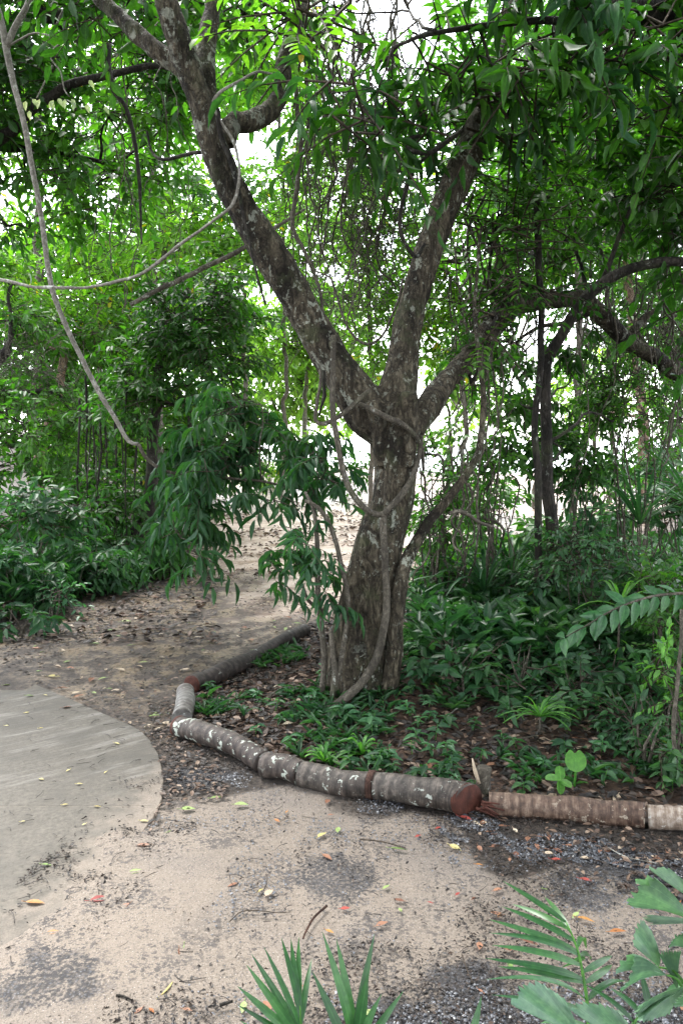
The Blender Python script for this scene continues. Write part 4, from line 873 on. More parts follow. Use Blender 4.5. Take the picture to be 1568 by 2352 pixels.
# heart shaped leaf, four leaf seedling, dead hanging palm leaf, cut stump
hp = GZ(1318, 1806, .03); t = thing('heart_leaf_seedling', 'single big heart shaped leaf on an upright stalk behind the ringed log', 'seedling', hp)
top = P(1320, 1738, hp[1] - .02)
mb = MB(); tube(mb, [[*hp, .006], [*((hp + top) / 2 + [.004, .0, 0]), .005], [*top, .004]], step=.02, sides=7); part('stalk', mb, LEAF['fresh'], t)
mb = MB(); th = np.linspace(0, 2 * math.pi, 40, endpoint=False); w_, h_ = M_(50, hp[1]) / 2, M_(58, hp[1]) / 2
hx = .98 * np.sin(th) * (1 - .12 * np.cos(th)); hy = np.cos(th) * .95 - .05 - .42 * np.exp(-(((th + math.pi) % (2 * math.pi) - math.pi) / .30) ** 2)
nrm_t = nrm(np.array([-.1, -.75, .6])); ax_ = nrm(np.cross([0, 0, 1.0], nrm_t)) * -1; ay_ = np.cross(nrm_t, ax_); ay_ = ay_ if ay_[2] > 0 else -ay_
ring = np.stack([hx, hy], -1); V = [[0, 0.25]]; 
for s_ in (.5, 1.0): V += list(np.array([0, .25]) * (1 - s_) + ring * s_)
V = np.array(V); v3 = top + ax_ * (V[:, :1] * w_) + ay_ * ((V[:, 1:] - .2) * h_) + nrm_t * (.012 * (np.abs(V[:, :1]) - .6 * np.hypot(V[:, :1], V[:, 1:]) ** 2))
fs = [np.array([(0, 1 + j, 1 + (j + 1) % 40) for j in range(40)]), np.array([(1 + j, 41 + j, 41 + (j + 1) % 40, 1 + (j + 1) % 40) for j in range(40)])]
vein = np.minimum(np.abs(V[:, 0]) * 2, 1); vein[1::5] = .05
mb.add(v3, fs, 0, np.stack([np.full(len(V), .6), np.zeros(len(V)), vein], -1)); part('heart_leaf', mb, LEAF['fresh'], t)

hp = GZ(1286, 1822, .02); t = thing('broad_leaf_seedling', 'tiny seedling with four round leaves beside the heart shaped leaf', 'seedling', hp)
top = P(1286, 1792, hp[1])
mb = MB(); tube(mb, [[*hp, .004], [*top, .003]], step=.02, sides=6); part('stalk', mb, LEAF['fresh'], t)
for tip, wd_ in (((1256, 1786), .045), ((1284, 1760), .045), ((1310, 1806), .04), ((1287, 1822), .035)):
    mb = MB(); q = P(*tip, hp[1] + (.04 if tip[1] < 1780 else -.05)); leaves(mb, top[None], (q - top)[None], np.array([[0, -.4, .9]]), [np.linalg.norm(q - top) * 1.05], [wd_], T_LOB, [.6]); part('leaf_blade', mb, LEAF['fresh'], t)
mb = MB(); q = P(1229, 1508, 5.0)
leaves(mb, np.array([q, q, q]), np.array([[-.25, -.1, -1], [-.38, -.1, -1], [-.3, -.15, -1]]), np.array([[.3, -1, 0]] * 3), [.25, .22, .24], [.035, .03, .03], T_STRIP, [.9, .7, .8])
single('dead_palm_leaf', mb, M_TAN, 'pale dry folded palm leaf hanging in the dark right thicket', 'dead leaf', q)

# ------------------------------------------------------------------ log edging
def log(label, a, b, r, kind, cut=(), seed=0, sink=.16, shape=1.0, r2=None, band=None, slope=0.0):
    """a, b: picture points of the axis ends, r in metres"""
    r2 = r2 or r
    A = GZ(*a, r * (1 - sink)); Bp = GZ(*b, r2 * (1 - sink))
    A[2] += tz(A[0], A[1]); Bp[2] += tz(Bp[0], Bp[1])
    t = thing('log', label, 'log', (A + Bp) / 2 * [1, 1, 0], 'logs edging the bed')
    m = (A + Bp) / 2 + np.array([0, 0, .004])
    mb = MB(); tube(mb, [[*A, r], [*(A * .6 + Bp * .4), r * 1.02], [*(A * .25 + Bp * .75), r2 * .99], [*Bp, r2]], step=.012, sides=28, rough=.10, wob=.045, seed=seed, cap=True)
    ax3 = nrm(Bp - A); LL = np.linalg.norm(Bp - A); nc = nrm(np.array([0, -1., .25]) - ax3 * (np.array([0, -1., .25]) @ ax3))
    def skew(v):
        v = np.asarray(v, float); tt = (v - A) @ ax3; s_ = (v - A - tt[:, None] * ax3) @ nc
        return v - ax3 * (slope * (s_ + r2 * .6) * np.clip((tt / LL - .75) / .22, 0, 1))[:, None]
    mb.v = [skew(v) for v in mb.v]
    part('bark', mb, LOG[kind], t)
    for e in cut:
        c, s_, rr = (A, -1, r) if e == 0 else (Bp, 1, r2)
        mb = MB(); n1_ = nrm(np.cross(ax3, [0, 0, 1.0])); n2_ = np.cross(n1_, ax3); th = np.linspace(0, 2 * math.pi, 28, endpoint=False)
        rg = n1_[None] * np.cos(th)[:, None] + n2_[None] * np.sin(th)[:, None]
        rows = [c + rg * rr * 1.035 - ax3 * s_ * .012, c + rg * rr * 1.03 + ax3 * s_ * .006]
        for k in (.8, .5, .2): rows.append(c + rg * rr * k + ax3 * s_ * (.008 + .006 * (1 - k)) + ax3 * s_ * (.006 * (fbm(rg * k * 6 + seed, 3) - .5))[:, None])
        V = np.vstack(rows + [c[None] + ax3 * s_ * .016]); fs = []
        for q in range(len(rows) - 1): fs += [(q * 28 + j, q * 28 + (j + 1) % 28, q * 28 + 28 + (j + 1) % 28, q * 28 + 28 + j) for j in range(28)]
        tri = [((len(rows) - 1) * 28 + j, (len(rows) - 1) * 28 + (j + 1) % 28, len(rows) * 28) for j in range(28)]
        V = skew(V) if e == 1 else V
        mb.add(V, [np.array(fs), np.array(tri)]); part('cut_face', mb, M_CUT, t)
    if band is not None:
        for bt in (band if isinstance(band, (list, tuple)) else [band]):
            c = A * (1 - bt) + Bp * bt; mb = MB(); tube(mb, [[*(c - ax3 * .016), r * 1.05], [*c, r * 1.075], [*(c + ax3 * .016), r * 1.05]], step=.01, sides=28, rough=.03, seed=seed)
            part('collar', mb, BARK['redbrown'], t)
    return t
log('dark ringed log running farthest back towards the trunk foot', (700, 1466), (570, 1522), .052, 'dark', seed=1)
log('dark wet log between the farthest log and the short silver log', (567, 1523), (440, 1573), .057, 'dark', cut=(1,), seed=2)
log('short silver grey log at the bend of the edging', (426, 1588), (418, 1650), .056, 'silver', seed=3)
log('red brown log thickly spotted with white lichen from the bend', (412, 1668), (606, 1750), .056, 'spotted', cut=(0,), seed=4)
log('short lichen spotted log piece with a grey joint', (608, 1756), (690, 1775), .058, 'spotted', seed=5)
log('dark patchy log ending in a red fibrous collar', (692, 1776), (856, 1803), .060, 'patchy', seed=6, band=.99)
log('thick grey patchy log with a raw red cut face', (862, 1804), (1086, 1840), .060, 'patchy', cut=(1,), seed=7, r2=.069, slope=.62)
log('long ringed tan and red brown log right of the red cut face', (1122, 1846), (1478, 1874), .050, 'tan', seed=8, sink=.25, cut=(), r2=.054)
log('whitened ringed log running out at the right edge', (1487, 1876), (1760, 1908), .048, 'white', seed=9, sink=.25)
# torn red fibres between the cut face and the tan log
mb = MB(); q = GZ(1104, 1846, .06)
for k in range(9):
    b = q + rng.normal(size=3) * .012; e = b + np.array([.07, .0, -.02]) + rng.normal(size=3) * .02; tube(mb, [[*b, .006], [*e, .003]], step=.02, sides=5, wob=.02, seed=k)
single('torn_fibre', mb, M_CUT, 'torn red fibres joining the cut face to the tan log', 'bark strip', q)
sp_ = GZ(1108, 1815, .02); t = thing('stump', 'short grey cut stump standing behind the red cut face', 'stump', sp_)
mb = MB(); px_tube(mb, [(1106, 1845, sp_[1], 42), (1108, 1800, sp_[1], 34), (1112, 1762, sp_[1], 33)], step=.01, sides=16, rough=.15, seed=4); part('bark', mb, BARK['vine'], t)
mb = MB(); px_tube(mb, [(1100, 1800, sp_[1] - .03, 7), (1090, 1770, sp_[1] - .03, 9), (1084, 1742, sp_[1] - .03, 3)], step=.02, sides=6); part('splinter', mb, M_TAN, t)

# ------------------------------------------------------------------ lianas and hanging vines
def vine(label, pts, mat='vine', name='liana', wob=.03, group=None, cat='vine', sides=8):
    q0 = P(*pts[0][:3]); mb = MB(); px_tube(mb, pts, step=.025, sides=sides, wob=wob, rough=.16, seed=rng.integers(99)); 
    return single(name, mb, BARK[mat], label, cat, q0, group)
vine('thick leaning liana stem hugging the right side of the trunk and rising to the right',
     [(876, 1640, 4.58, 36), (892, 1560, 4.56, 44), (908, 1450, 4.55, 40), (922, 1367, 4.56, 38), (936, 1297, 4.58, 34), (964, 1245, 4.62, 29), (998, 1193, 4.66, 26), (1026, 1159, 4.68, 22), (1071, 1089, 4.72, 20), (1095, 1055, 4.75, 19), (1107, 1020, 4.78, 17), (1114, 916, 4.85, 13), (1106, 847, 4.9, 11), (1090, 700, 5.1, 8), (1105, 520, 5.3, 6)], 'main')
vine('long liana climbing the front of the trunk from the litter', [(690, 1655, 4.3, 18), (735, 1640, 4.35, 20), (790, 1600, 4.42, 21), (838, 1555, 4.46, 21), (868, 1500, 4.48, 20), (884, 1430, 4.5, 19), (886, 1370, 4.51, 18), (882, 1300, 4.52, 17), (876, 1210, 4.53, 17), (880, 1180, 4.54, 16), (910, 1150, 4.56, 16), (940, 1110, 4.6, 14), (958, 1060, 4.62, 12), (968, 1000, 4.65, 10)])
vine('looping liana hanging from the left limb and swinging back to the trunk', [(766, 770, 4.45, 12), (766, 850, 4.45, 13), (762, 900, 4.44, 14), (766, 980, 4.44, 14), (775, 1050, 4.44, 14), (792, 1110, 4.45, 14), (815, 1150, 4.46, 14), (845, 1178, 4.48, 14), (876, 1183, 4.5, 13), (900, 1160, 4.52, 10)])
vine('thick grey brown liana lying across the trunk fork', [(822, 926, 4.52, 9), (850, 938, 4.5, 13), (890, 958, 4.51, 14), (925, 974, 4.54, 13), (950, 1000, 4.58, 12), (966, 1030, 4.64, 10), (972, 1080, 4.72, 7)], 'vine', wob=.02)
vine('crooked vine hooking left below the trunk fork', [(850, 895, 4.5, 10), (815, 925, 4.48, 11), (775, 952, 4.46, 11), (740, 970, 4.46, 10), (724, 962, 4.46, 9), (728, 930, 4.46, 8), (738, 880, 4.48, 7), (735, 850, 4.5, 6)])
vine('long pale liana sweeping from the left edge up to the left limb', [(-60, 630, 5.2, 6), (0, 640, 5.2, 8), (62, 656, 5.1, 7), (130, 662, 5.05, 8), (200, 660, 5.0, 6.5), (270, 648, 4.9, 7.5), (335, 616, 4.8, 7), (405, 556, 4.7, 7), (470, 512, 4.55, 6), (520, 480, 4.46, 7), (545, 432, 4.44, 7), (548, 390, 4.45, 6), (528, 320, 4.5, 7), (500, 268, 4.5, 6), (486, 238, 4.48, 8), (500, 212, 4.48, 7), (545, 188, 4.6, 6), (600, 172, 4.8, 6), (645, 182, 4.9, 6), (685, 215, 5.0, 5)], 'pale', wob=.05)
vine('dark liana climbing beside the left limb', [(610, 700, 4.5, 5), (560, 520, 4.5, 7), (545, 440, 4.5, 9), (525, 360, 4.48, 11), (505, 300, 4.5, 12), (500, 250, 4.5, 10)], 'dark')
vine('black liana loop at the top of the middle limb', [(1060, 300, 4.7, 10), (1000, 345, 4.65, 11), (960, 345, 4.65, 11), (935, 335, 4.65, 11), (938, 315, 4.65, 10), (965, 312, 4.65, 8)], 'dark')
vine('curving vine bowed out left of the middle limb', [(1010, 330, 4.75, 8), (955, 390, 4.75, 9), (930, 450, 4.75, 9), (915, 510, 4.75, 9), (922, 550, 4.75, 9), (950, 590, 4.78, 9), (975, 560, 4.8, 7)], 'dark')
vine('vine descending between the main limbs to the fork', [(680, 200, 4.9, 10), (690, 300, 4.9, 11), (680, 420, 4.9, 11), (668, 520, 4.85, 10), (700, 590, 4.8, 9), (735, 660, 4.75, 8), (745, 730, 4.7, 7), (760, 800, 4.6, 7)])
vine('broken black vine stub hanging under the left limb', [(744, 850, 4.55, 8), (741, 880, 4.55, 8), (740, 915, 4.55, 9), (736, 935, 4.55, 7), (732, 955, 4.55, 4)], 'dark')
vine('short vine arching right from the leaning liana stem', [(1030, 1180, 4.7, 10), (1050, 1174, 4.72, 10), (1075, 1183, 4.75, 9), (1100, 1198, 4.8, 8), (1130, 1210, 4.9, 6)])
vine('vine sagging between middle limb and left limb', [(760, 640, 5.0, 5), (790, 740, 4.95, 6), (830, 785, 4.9, 6), (870, 770, 4.9, 6), (905, 700, 4.9, 6), (925, 640, 4.92, 5)])
vine('dark straight stem dangling at upper left', [(250, 100, 7, 11), (258, 200, 7, 11), (290, 250, 7, 10), (310, 330, 7, 9), (320, 420, 7, 8), (326, 560, 7, 4)], 'dark')
vine('branching dark twig reaching left from the left limb', [(462, 350, 4.62, 9), (410, 356, 4.7, 8), (365, 358, 4.75, 7), (345, 340, 4.8, 6), (338, 300, 4.8, 4)], 'dark')
vine('long dark bough crossing behind the left limb', [(300, 700, 8, 10), (400, 650, 8, 12), (480, 610, 8, 12), (560, 570, 8, 11), (640, 520, 8, 8), (700, 480, 8, 5)], 'smooth')
vine('thin grey stem at the right edge above the whitened log', [(1562, 1900, 3.5, 12), (1560, 1800, 3.5, 11), (1552, 1700, 3.5, 10), (1556, 1560, 3.55, 9), (1564, 1400, 3.6, 8)], 'vine')
def hang(n, u0, u1, va, vb, d0, d1, label, group, w0=3, w1=7, mat='vine', wob=.20):
    for i in range(n):
        u = u0 + (u1 - u0) * rng.random(); d = d0 + (d1 - d0) * rng.random(); a = va[0] + (va[1] - va[0]) * rng.random(); b = vb[0] + (vb[1] - vb[0]) * rng.random()
        w_ = w0 + (w1 - w0) * rng.random() ** 2; k = 5; us = u + np.cumsum(rng.normal(size=k)) * (14 if wob > .05 else 3)
        pts = [(us[j], a + (b - a) * j / (k - 1), d + .1 * rng.normal(), w_ * (1 - .1 * j)) for j in range(k)]
        vine(label, pts, mat, 'hanging_vine' if wob > .05 else 'slim_pole', wob, group, sides=5)
hang(38, 690, 930, (-60, 120), (380, 800), 5.0, 6.5, 'thin hanging vine in the tangle between the two main limbs', 'vines between the main limbs')
hang(30, 1330, 1600, (480, 760), (900, 1150), 6.0, 7.5, 'thin vine trailing from the arching right limb', 'vines under the right limb')
hang(18, 1040, 1140, (420, 700), (900, 1180), 5.4, 6.6, 'thin upright vine right of the middle limb', 'vines beside the middle limb', 3, 8)
hang(12, 1140, 1330, (60, 600), (800, 1150), 6.0, 7.2, 'thin dark vine hanging near the twin stems', 'vines near the twin stems', 2, 5)
hang(8, 180, 420, (0, 250), (420, 800), 6.5, 8, 'thin dark vine hanging under the upper left canopy', 'vines at upper left', 2, 4)
hang(14, 960, 1230, (1010, 1120), (1300, 1420), 5.6, 6.4, 'crooked thin stem rising in the thicket right of the trunk', 'thin stems in the thicket', 4, 8)
hang(14, 170, 330, (850, 1000), (1200, 1290), 9, 10.5, 'slim upright pole in the left thicket', 'slim poles on the left', 3, 7, 'dark', .02)
# fine tangle nobody could count
mb = MB()
for k in range(760):
    u, v, d = 825 + 80 * rng.normal(), 390 + 200 * rng.normal(), 5.6 + .5 * rng.random()
    a = P(u, v, d); st = [a]
    dr_ = rng.normal(size=3) * [.3, .2, .5] + [0, 0, -.3]
    for j in range(4): dr_ = dr_ * .7 + rng.normal(size=3) * .35; st.append(st[-1] + dr_ * .14)
    tube(mb, [[*p, .0028] for p in st], step=.07, sides=3, seed=k, cap=False)
for k in range(380):
    u, v, d = 1450 + 80 * rng.normal(), 800 + 150 * rng.normal(), 6.7 + .5 * rng.random(); st = [P(u, v, d)]; dr_ = rng.normal(size=3) * [.3, .2, .4] + [0, 0, -.5]
    for j in range(4): dr_ = dr_ * .75 + rng.normal(size=3) * .3; st.append(st[-1] + dr_ * .16)
    tube(mb, [[*p, .0025] for p in st], step=.08, sides=3, seed=k, cap=False)
for k in range(160):
    u, v, d = 50 + 60 * rng.normal(), 830 + 50 * rng.normal(), 10.5 + .5 * rng.random(); st = [P(u, v, d)]; dr_ = rng.normal(size=3) * [.5, .3, .3]
    for j in range(4): dr_ = dr_ * .7 + rng.normal(size=3) * .3; st.append(st[-1] + dr_ * .2)
    tube(mb, [[*p, .004] for p in st], step=.1, sides=3, seed=k, cap=False)
single('vine_tangle', mb, BARK['vine'], 'fine tangle of dry creeper twigs', 'creepers', kind='stuff')

# ------------------------------------------------------------------ palms close to the camera
def blade(mb, a, b, wd, arch=.06, n=9, tint=.5, up=(0, 0, 1), fold=.25, blunt=False):
    a, b = np.asarray(a), np.asarray(b); L = np.linalg.norm(b - a); s_ = np.linspace(0, 1, n)
    d0 = nrm(b - a); side = nrm(np.cross(d0, up)); u_ = np.cross(side, d0)
    c = a + (b - a) * s_[:, None] + u_ * (arch * L * 4 * s_ * (1 - s_) * (1 - .3 * s_))[:, None]
    wv = wd / 2 * np.minimum(1, .35 + s_ * 3.2) * np.clip((1 - s_ ** (3.2 if not blunt else 9)) , .03, 1)
    v = np.stack([c + side * wv[:, None] + u_ * (wv * fold)[:, None], c, c - side * wv[:, None] + u_ * (wv * fold)[:, None]], 1).reshape(-1, 3); fs = []
    for j in range(n - 1): fs += [(3 * j, 3 * j + 1, 3 * j + 4, 3 * j + 3), (3 * j + 1, 3 * j + 2, 3 * j + 5, 3 * j + 4)]
    mb.add(v, fs, 0, np.stack([np.full(3 * n, tint), np.repeat(s_, 3), np.tile([1, 0, 1], n)], -1))
def frond(parent, rach, lf, d_lf=.0, wd=.03, mat='palm', arch=.05, tipd=.10):
    """rach: u v d px rows; lf: (t on rachis, tip u, tip v, extra depth)"""
    W = [list(P(u, v, d)) + [M_(wp, d) / 2] for u, v, d, wp in rach]
    fr = MB(); tube(fr, W, step=.02, sides=8)
    fo = part('frond_stalk', fr, LEAF['fresh'], parent)
    q = spline(np.array(W), .01); mb = MB()
    for t_, u, v, dd in lf:
        b = q[int(t_ * (len(q) - 1)), :3]; tip = P(u, v, b[1] + dd)
        blade(mb, b, tip, wd * (.85 + .3 * rng.random()), arch * (.6 + .8 * rng.random()), tint=np.clip(.5 + .25 * rng.normal(), 0, .95), up=nrm(np.array([0, -.55, .85]) + .2 * rng.normal(size=3)))
    lo = bpy.data.objects.new('leaflets', mb.mesh('leaflets', LEAF[mat], BASE[parent.name])); C.objects.link(lo); lo.parent = fo; BASE[lo.name] = BASE[parent.name]

f = np.array([.10, 1.15, tz(.1, 1.15)])
t = thing('palm_plant', 'young feather palm whose narrow upright leaflets rise at the bottom centre', 'palm', f)
frond(t, [(790, VG(1.2) - 60, 1.18, 16), (720, 2900, 1.42, 13), (692, 2500, 1.52, 10), (690, 2338, 1.56, 5), (688, 2310, 1.57, 3)],
      [(.88, 545, 2265, -.02), (.86, 545, 2308, -.03), (.84, 552, 2345, -.05), (.89, 566, 2216, 0), (.90, 577, 2190, .02), (.92, 606, 2175, .04), (.86, 560, 2390, -.08), (.98, 646, 2154, .08), (1, 686, 2152, .1), (.97, 668, 2157, .1), (.93, 716, 2202, .12)], wd=.017)
frond(t, [(790, VG(1.2) - 60, 1.18, 16), (800, 2950, 1.35, 13), (812, 2600, 1.42, 10), (815, 2440, 1.45, 6), (815, 2400, 1.46, 3)],
      [(1, 740, 2140, .06), (1, 772, 2156, .08), (.98, 860, 2144, .06), (.97, 845, 2232, .02), (.95, 876, 2283, 0), (.93, 926, 2276, 0), (.92, 716, 2230, .05), (.88, 1000, 2360, .02), (.86, 640, 2400, .05)], wd=.021)
frond(t, [(790, VG(1.2) - 60, 1.18, 14), (900, 3000, 1.25, 11), (1020, 2560, 1.3, 8), (1060, 2450, 1.32, 4)], [(1, 1105, 2288, .05), (.95, 1010, 2345, .04), (.9, 1150, 2400, .02)], wd=.016)

f = np.array([.62, 1.5, tz(.62, 1.5)])
t = thing('palm_plant', 'feather palm with long narrow arching leaflets at the lower right', 'palm', f)
frond(t, [(1330, VG(1.5) - 40, 1.5, 16), (1352, 2600, 1.66, 12), (1350, 2340, 1.78, 9), (1334, 2218, 1.84, 7), (1319, 2163, 1.87, 5), (1299, 2118, 1.9, 3)],
      [(.70, 1114, 2250, -.06), (.66, 1129, 2285, -.08), (.76, 1144, 2220, -.02), (.78, 1112, 2201, 0), (.83, 1129, 2171, 0), (.86, 1123, 2143, .02), (.89, 1123, 2112, .04), (.93, 1151, 2082, .06), (1, 1153, 2023, .1), (.97, 1176, 2077, .12), (.96, 1250, 2060, .16),
       (.70, 1440, 2255, .12), (.76, 1404, 2216, .12), (.80, 1404, 2195, .1), (.86, 1354, 2205, .14), (.86, 1290, 2222, .2), (.9, 1276, 2150, .2), (.64, 1450, 2330, .08), (.62, 1240, 2350, .1), (.90, 1345, 2180, .2)], wd=.017, arch=.10)
frond(t, [(1330, VG(1.5) - 40, 1.5, 14), (1380, 2700, 1.6, 11), (1420, 2420, 1.7, 8), (1480, 2320, 1.72, 5), (1530, 2280, 1.73, 3)],
      [(.8, 1340, 2260, .05), (.85, 1400, 2270, .05), (.9, 1470, 2230, .04), (.8, 1500, 2400, -.05), (1, 1580, 2250, 0), (.78, 1380, 2400, -.06)], wd=.016, arch=.09)

f = np.array([.80, 1.32, tz(.8, 1.32)])
t = thing('fishtail_palm', 'fishtail palm with broad ragged wedge leaflets in the lower right corner', 'palm', f)
FT = [((1600, 2120), [(1450, 2016), (1500, 2008), (1452, 2045), (1442, 2070), (1470, 2078)], 1.62), ((1620, 2085), [(1490, 2000), (1535, 1998), (1575, 2025), (1610, 2010)], 1.68), ((1640, 2118), [(1490, 2100), (1484, 2112), (1500, 2124)], 1.6),
      ((1512, 2222), [(1458, 2176), (1462, 2150), (1476, 2120), (1496, 2136), (1508, 2160)], 1.58), ((1530, 2240), [(1408, 2226), (1424, 2200), (1450, 2184), (1440, 2240), (1416, 2272)], 1.54),
      ((1556, 2280), [(1510, 2186), (1530, 2176), (1562, 2178)], 1.55), ((1600, 2262), [(1462, 2302), (1456, 2322), (1470, 2338), (1530, 2322)], 1.5), ((1330, 2372), [(1172, 2312), (1192, 2284), (1212, 2268), (1244, 2264), (1300, 2300)], 1.45),
      ((1590, 2190), [(1530, 2168), (1548, 2142), (1590, 2130)], 1.6), ((1480, 2410), [(1310, 2330), (1340, 2312), (1400, 2320), (1440, 2350)], 1.42), ((1650, 2350), [(1540, 2300), (1560, 2280), (1620, 2290)], 1.46)]
main = [list(P(1600, VG(1.32) - 30, 1.32)) + [.012], list(P(1600, 2600, 1.45)) + [.010], list(P(1580, 2330, 1.5)) + [.007], list(P(1590, 2180, 1.58)) + [.005], list(P(1625, 2090, 1.66)) + [.003]]
mb = MB(); tube(mb, main, step=.02, sides=8); part('stalk', mb, LEAF['fresh'], t); mq = spline(np.array(main), .01)[:, :3]
for ap, arc, d in FT:
    a = P(*ap, d); n = 26; E = np.array([P(u, v, d + .012 * math.sin(i * 2.1)) for i, (u, v) in enumerate(arc)])
    Es = spline(np.hstack([E, np.zeros((len(E), 1))]), np.linalg.norm(np.diff(E, axis=0), axis=1).sum() / n)[:, :3]
    m = len(Es); ctr = Es.mean(0); jag = 1 + .04 * ((np.arange(m) % 3) - 1) + .02 * rng.normal(size=m)
    rows = []; K5 = (.0, .25, .5, .75, .92, 1.0); nn_ = nrm(np.cross(Es[-1] - a, Es[0] - a)); nn_ = -nn_ if nn_[2] < 0 else nn_
    rip = .0022 * ((np.arange(m) % 2) * 2 - 1)
    for k in K5:
        kk = k if k < 1 else 1.0; fct = kk * (jag if k == 1.0 else 1.0)
        rows.append(a + (Es - a) * (np.broadcast_to(fct, (m,)))[:, None] + nn_ * (rip * kk + .02 * kk * (1 - kk) * 2 - .01 * kk ** 2)[:, None])
    V = np.vstack(rows); fs = [(r_ * m + j, r_ * m + j + 1, r_ * m + m + j + 1, r_ * m + m + j) for r_ in range(len(K5) - 1) for j in range(m - 1)]
    mb = MB(); tn = np.clip(.5 + .25 * rng.normal(), .05, .9)
    mb.add(V, fs, 0, np.stack([np.full(len(V), tn), np.repeat(K5, m), np.tile(np.where(np.arange(m) % 4 == 0, .0, 1.0), len(K5))], -1)); part('leaflet', mb, LEAF['fishtail'], t)
    i = int(np.argmin(np.linalg.norm(mq - a, axis=1)));
    if np.linalg.norm(mq[i] - a) > .01:
        mb = MB(); tube(mb, [[*mq[max(0, i - 3)], .004], [*((mq[i] + a) / 2), .003], [*a, .002]], step=.02, sides=6); part('leaf_stalk', mb, LEAF['fresh'], t)

# ------------------------------------------------------------------ litter, twigs, stones
PADW = np.array([p[:2] for p in pp])
def in_pad(x, y):
    ins = np.zeros(np.shape(x), bool)
    for i in range(len(PADW)):
        a, b = PADW[i], PADW[(i + 1) % len(PADW)]; c = (a[1] > y) != (b[1] > y); ins ^= c & (x < (b[0] - a[0]) * (y - a[1]) / (b[1] - a[1] + 1e-12) + a[0])
    return ins
def gz_(x, y): return np.where(in_pad(x, y), .011, terrain(x, y) + .008)
def mask_at(px, x, y): return poly_sd(px, x, y)
def flat_leaves(mb, x, y, ln, asp, tint, tilt=.35, tp=T_FLAT, lift=.004, mat=0):
    n = len(x); a = rng.random(n) * 2 * math.pi
    dr = np.stack([np.cos(a), np.sin(a), tilt * .5 * rng.normal(size=n)], -1); nr = np.stack([tilt * rng.normal(size=n), tilt * rng.normal(size=n), np.ones(n)], -1)
    z = gz_(x, y) + lift + .25 * ln * tilt * rng.random(n)
    p = np.stack([x, y, z], -1) - dr * (ln / 2)[:, None]
    leaves(mb, p, dr, nr, ln, ln * asp, tp, tint, mat)
def scatter(n, u0, u1, d0, d1):
    d = np.sqrt(d0 ** 2 + (d1 ** 2 - d0 ** 2) * rng.random(n)); u = u0 + (u1 - u0) * rng.random(n)
    return (u - CU) / FPX * (d * math.cos(PITCH) + EYE * math.sin(PITCH)), d
mb = MB()
x, y = scatter(26000, -60, 1640, 3.2, 7.5); s_ = poly_sd(BED_PX, x, y) + .15 * (rng.random(len(x)) - .5); k = s_ > 0; x, y = x[k], y[k]
flat_leaves(mb, x, y, .028 + .045 * rng.random(len(x)), .42, np.clip(rng.random(len(x)) ** 2.6 * .98, 0, 1), .45)
x, y = scatter(30000, -200, 1000, 4.0, 11); s_ = poly_sd(PATH_PX, x, y); k = (s_ > -.6) & (rng.random(len(x)) < .25 + .75 * (fbm(np.stack([x * 1.6, y * 1.6, 0 * x], -1), 3) > .47)) & ~in_pad(x, y) & (poly_sd(SAND_PX, x, y) < .0); x, y = x[k], y[k]
flat_leaves(mb, x, y, .012 + .034 * rng.random(len(x)) ** 1.6, .42, np.clip(rng.random(len(x)) ** 2.6 * .95, 0, 1), .3)
x, y = scatter(9000, 300, 1560, 9, 24); k = fbm(np.stack([x * .9, y * .9, 0 * x], -1), 3) > .44; x, y = x[k], y[k]
flat_leaves(mb, x, y, .05 + .07 * rng.random(len(x)), .5, np.clip(.3 + .6 * rng.random(len(x)), 0, 1), .4, T_FAR)
x, y = scatter(6000, -300, 500, 6, 13); flat_leaves(mb, x, y, .04 + .05 * rng.random(len(x)), .45, rng.random(len(x)) ** 1.6 * .9, .5)
x, y = scatter(9000, 1000, 1900, 2.5, 3.45); k = poly_sd(GRAV_PX[0], x, y) > -.12; k &= rng.random(len(x)) < np.clip((x - .75) * 1.1, .04, 1); x, y = x[k], y[k]
flat_leaves(mb, x, y, .012 + .028 * rng.random(len(x)), .42, rng.random(len(x)) ** 1.8 * .95, .35)
x, y = scatter(1500, 340, 520, 3.0, 4.6); k = (poly_sd(SAND_PX, x, y) < .05) & ~in_pad(x, y); x, y = x[k], y[k]; flat_leaves(mb, x, y, .012 + .03 * rng.random(len(x)), .45, rng.random(len(x)) ** 2 * .95, .3)
single('leaf_litter', mb, M_LITTER, 'dead brown leaves carpeting the path and the bed', 'litter', kind='stuff')
mb = MB()
x, y = scatter(60000, -100, 1700, 1.9, 3.9); k = (poly_sd(SAND_PX, x, y) > -.3); kk = fbm(np.stack([x * 4, y * 4, 0 * x + 3], -1), 4); k &= rng.random(len(x)) < np.clip((kk - .47) * 7, .05, 1); x, y = x[k], y[k]
flat_leaves(mb, x, y, .005 + .016 * rng.random(len(x)) ** 2, .5, rng.random(len(x)) ** 2 * .45, .5, T_FAR, .002)
for k in range(520):
    x0, y0 = scatter(1, -100, 1700, 2.0, 4.6); a = rng.random() * 6.28; l = .02 + .07 * rng.random() ** 2; z0 = float(gz_(x0, y0)[0]) + .003
    tube(mb, [[x0[0], y0[0], z0, .0014], [x0[0] + l * .5 * math.cos(a) + .004 * rng.normal(), y0[0] + l * .5 * math.sin(a), z0 + .003, .0012], [x0[0] + l * math.cos(a + .2), y0[0] + l * math.sin(a + .2), z0, .0008]], step=.02, sides=4, tint=.2 * rng.random())
single('leaf_debris', mb, M_LITTER, 'small dark crumbs of leaf and twig scattered over the sand', 'debris', kind='stuff')
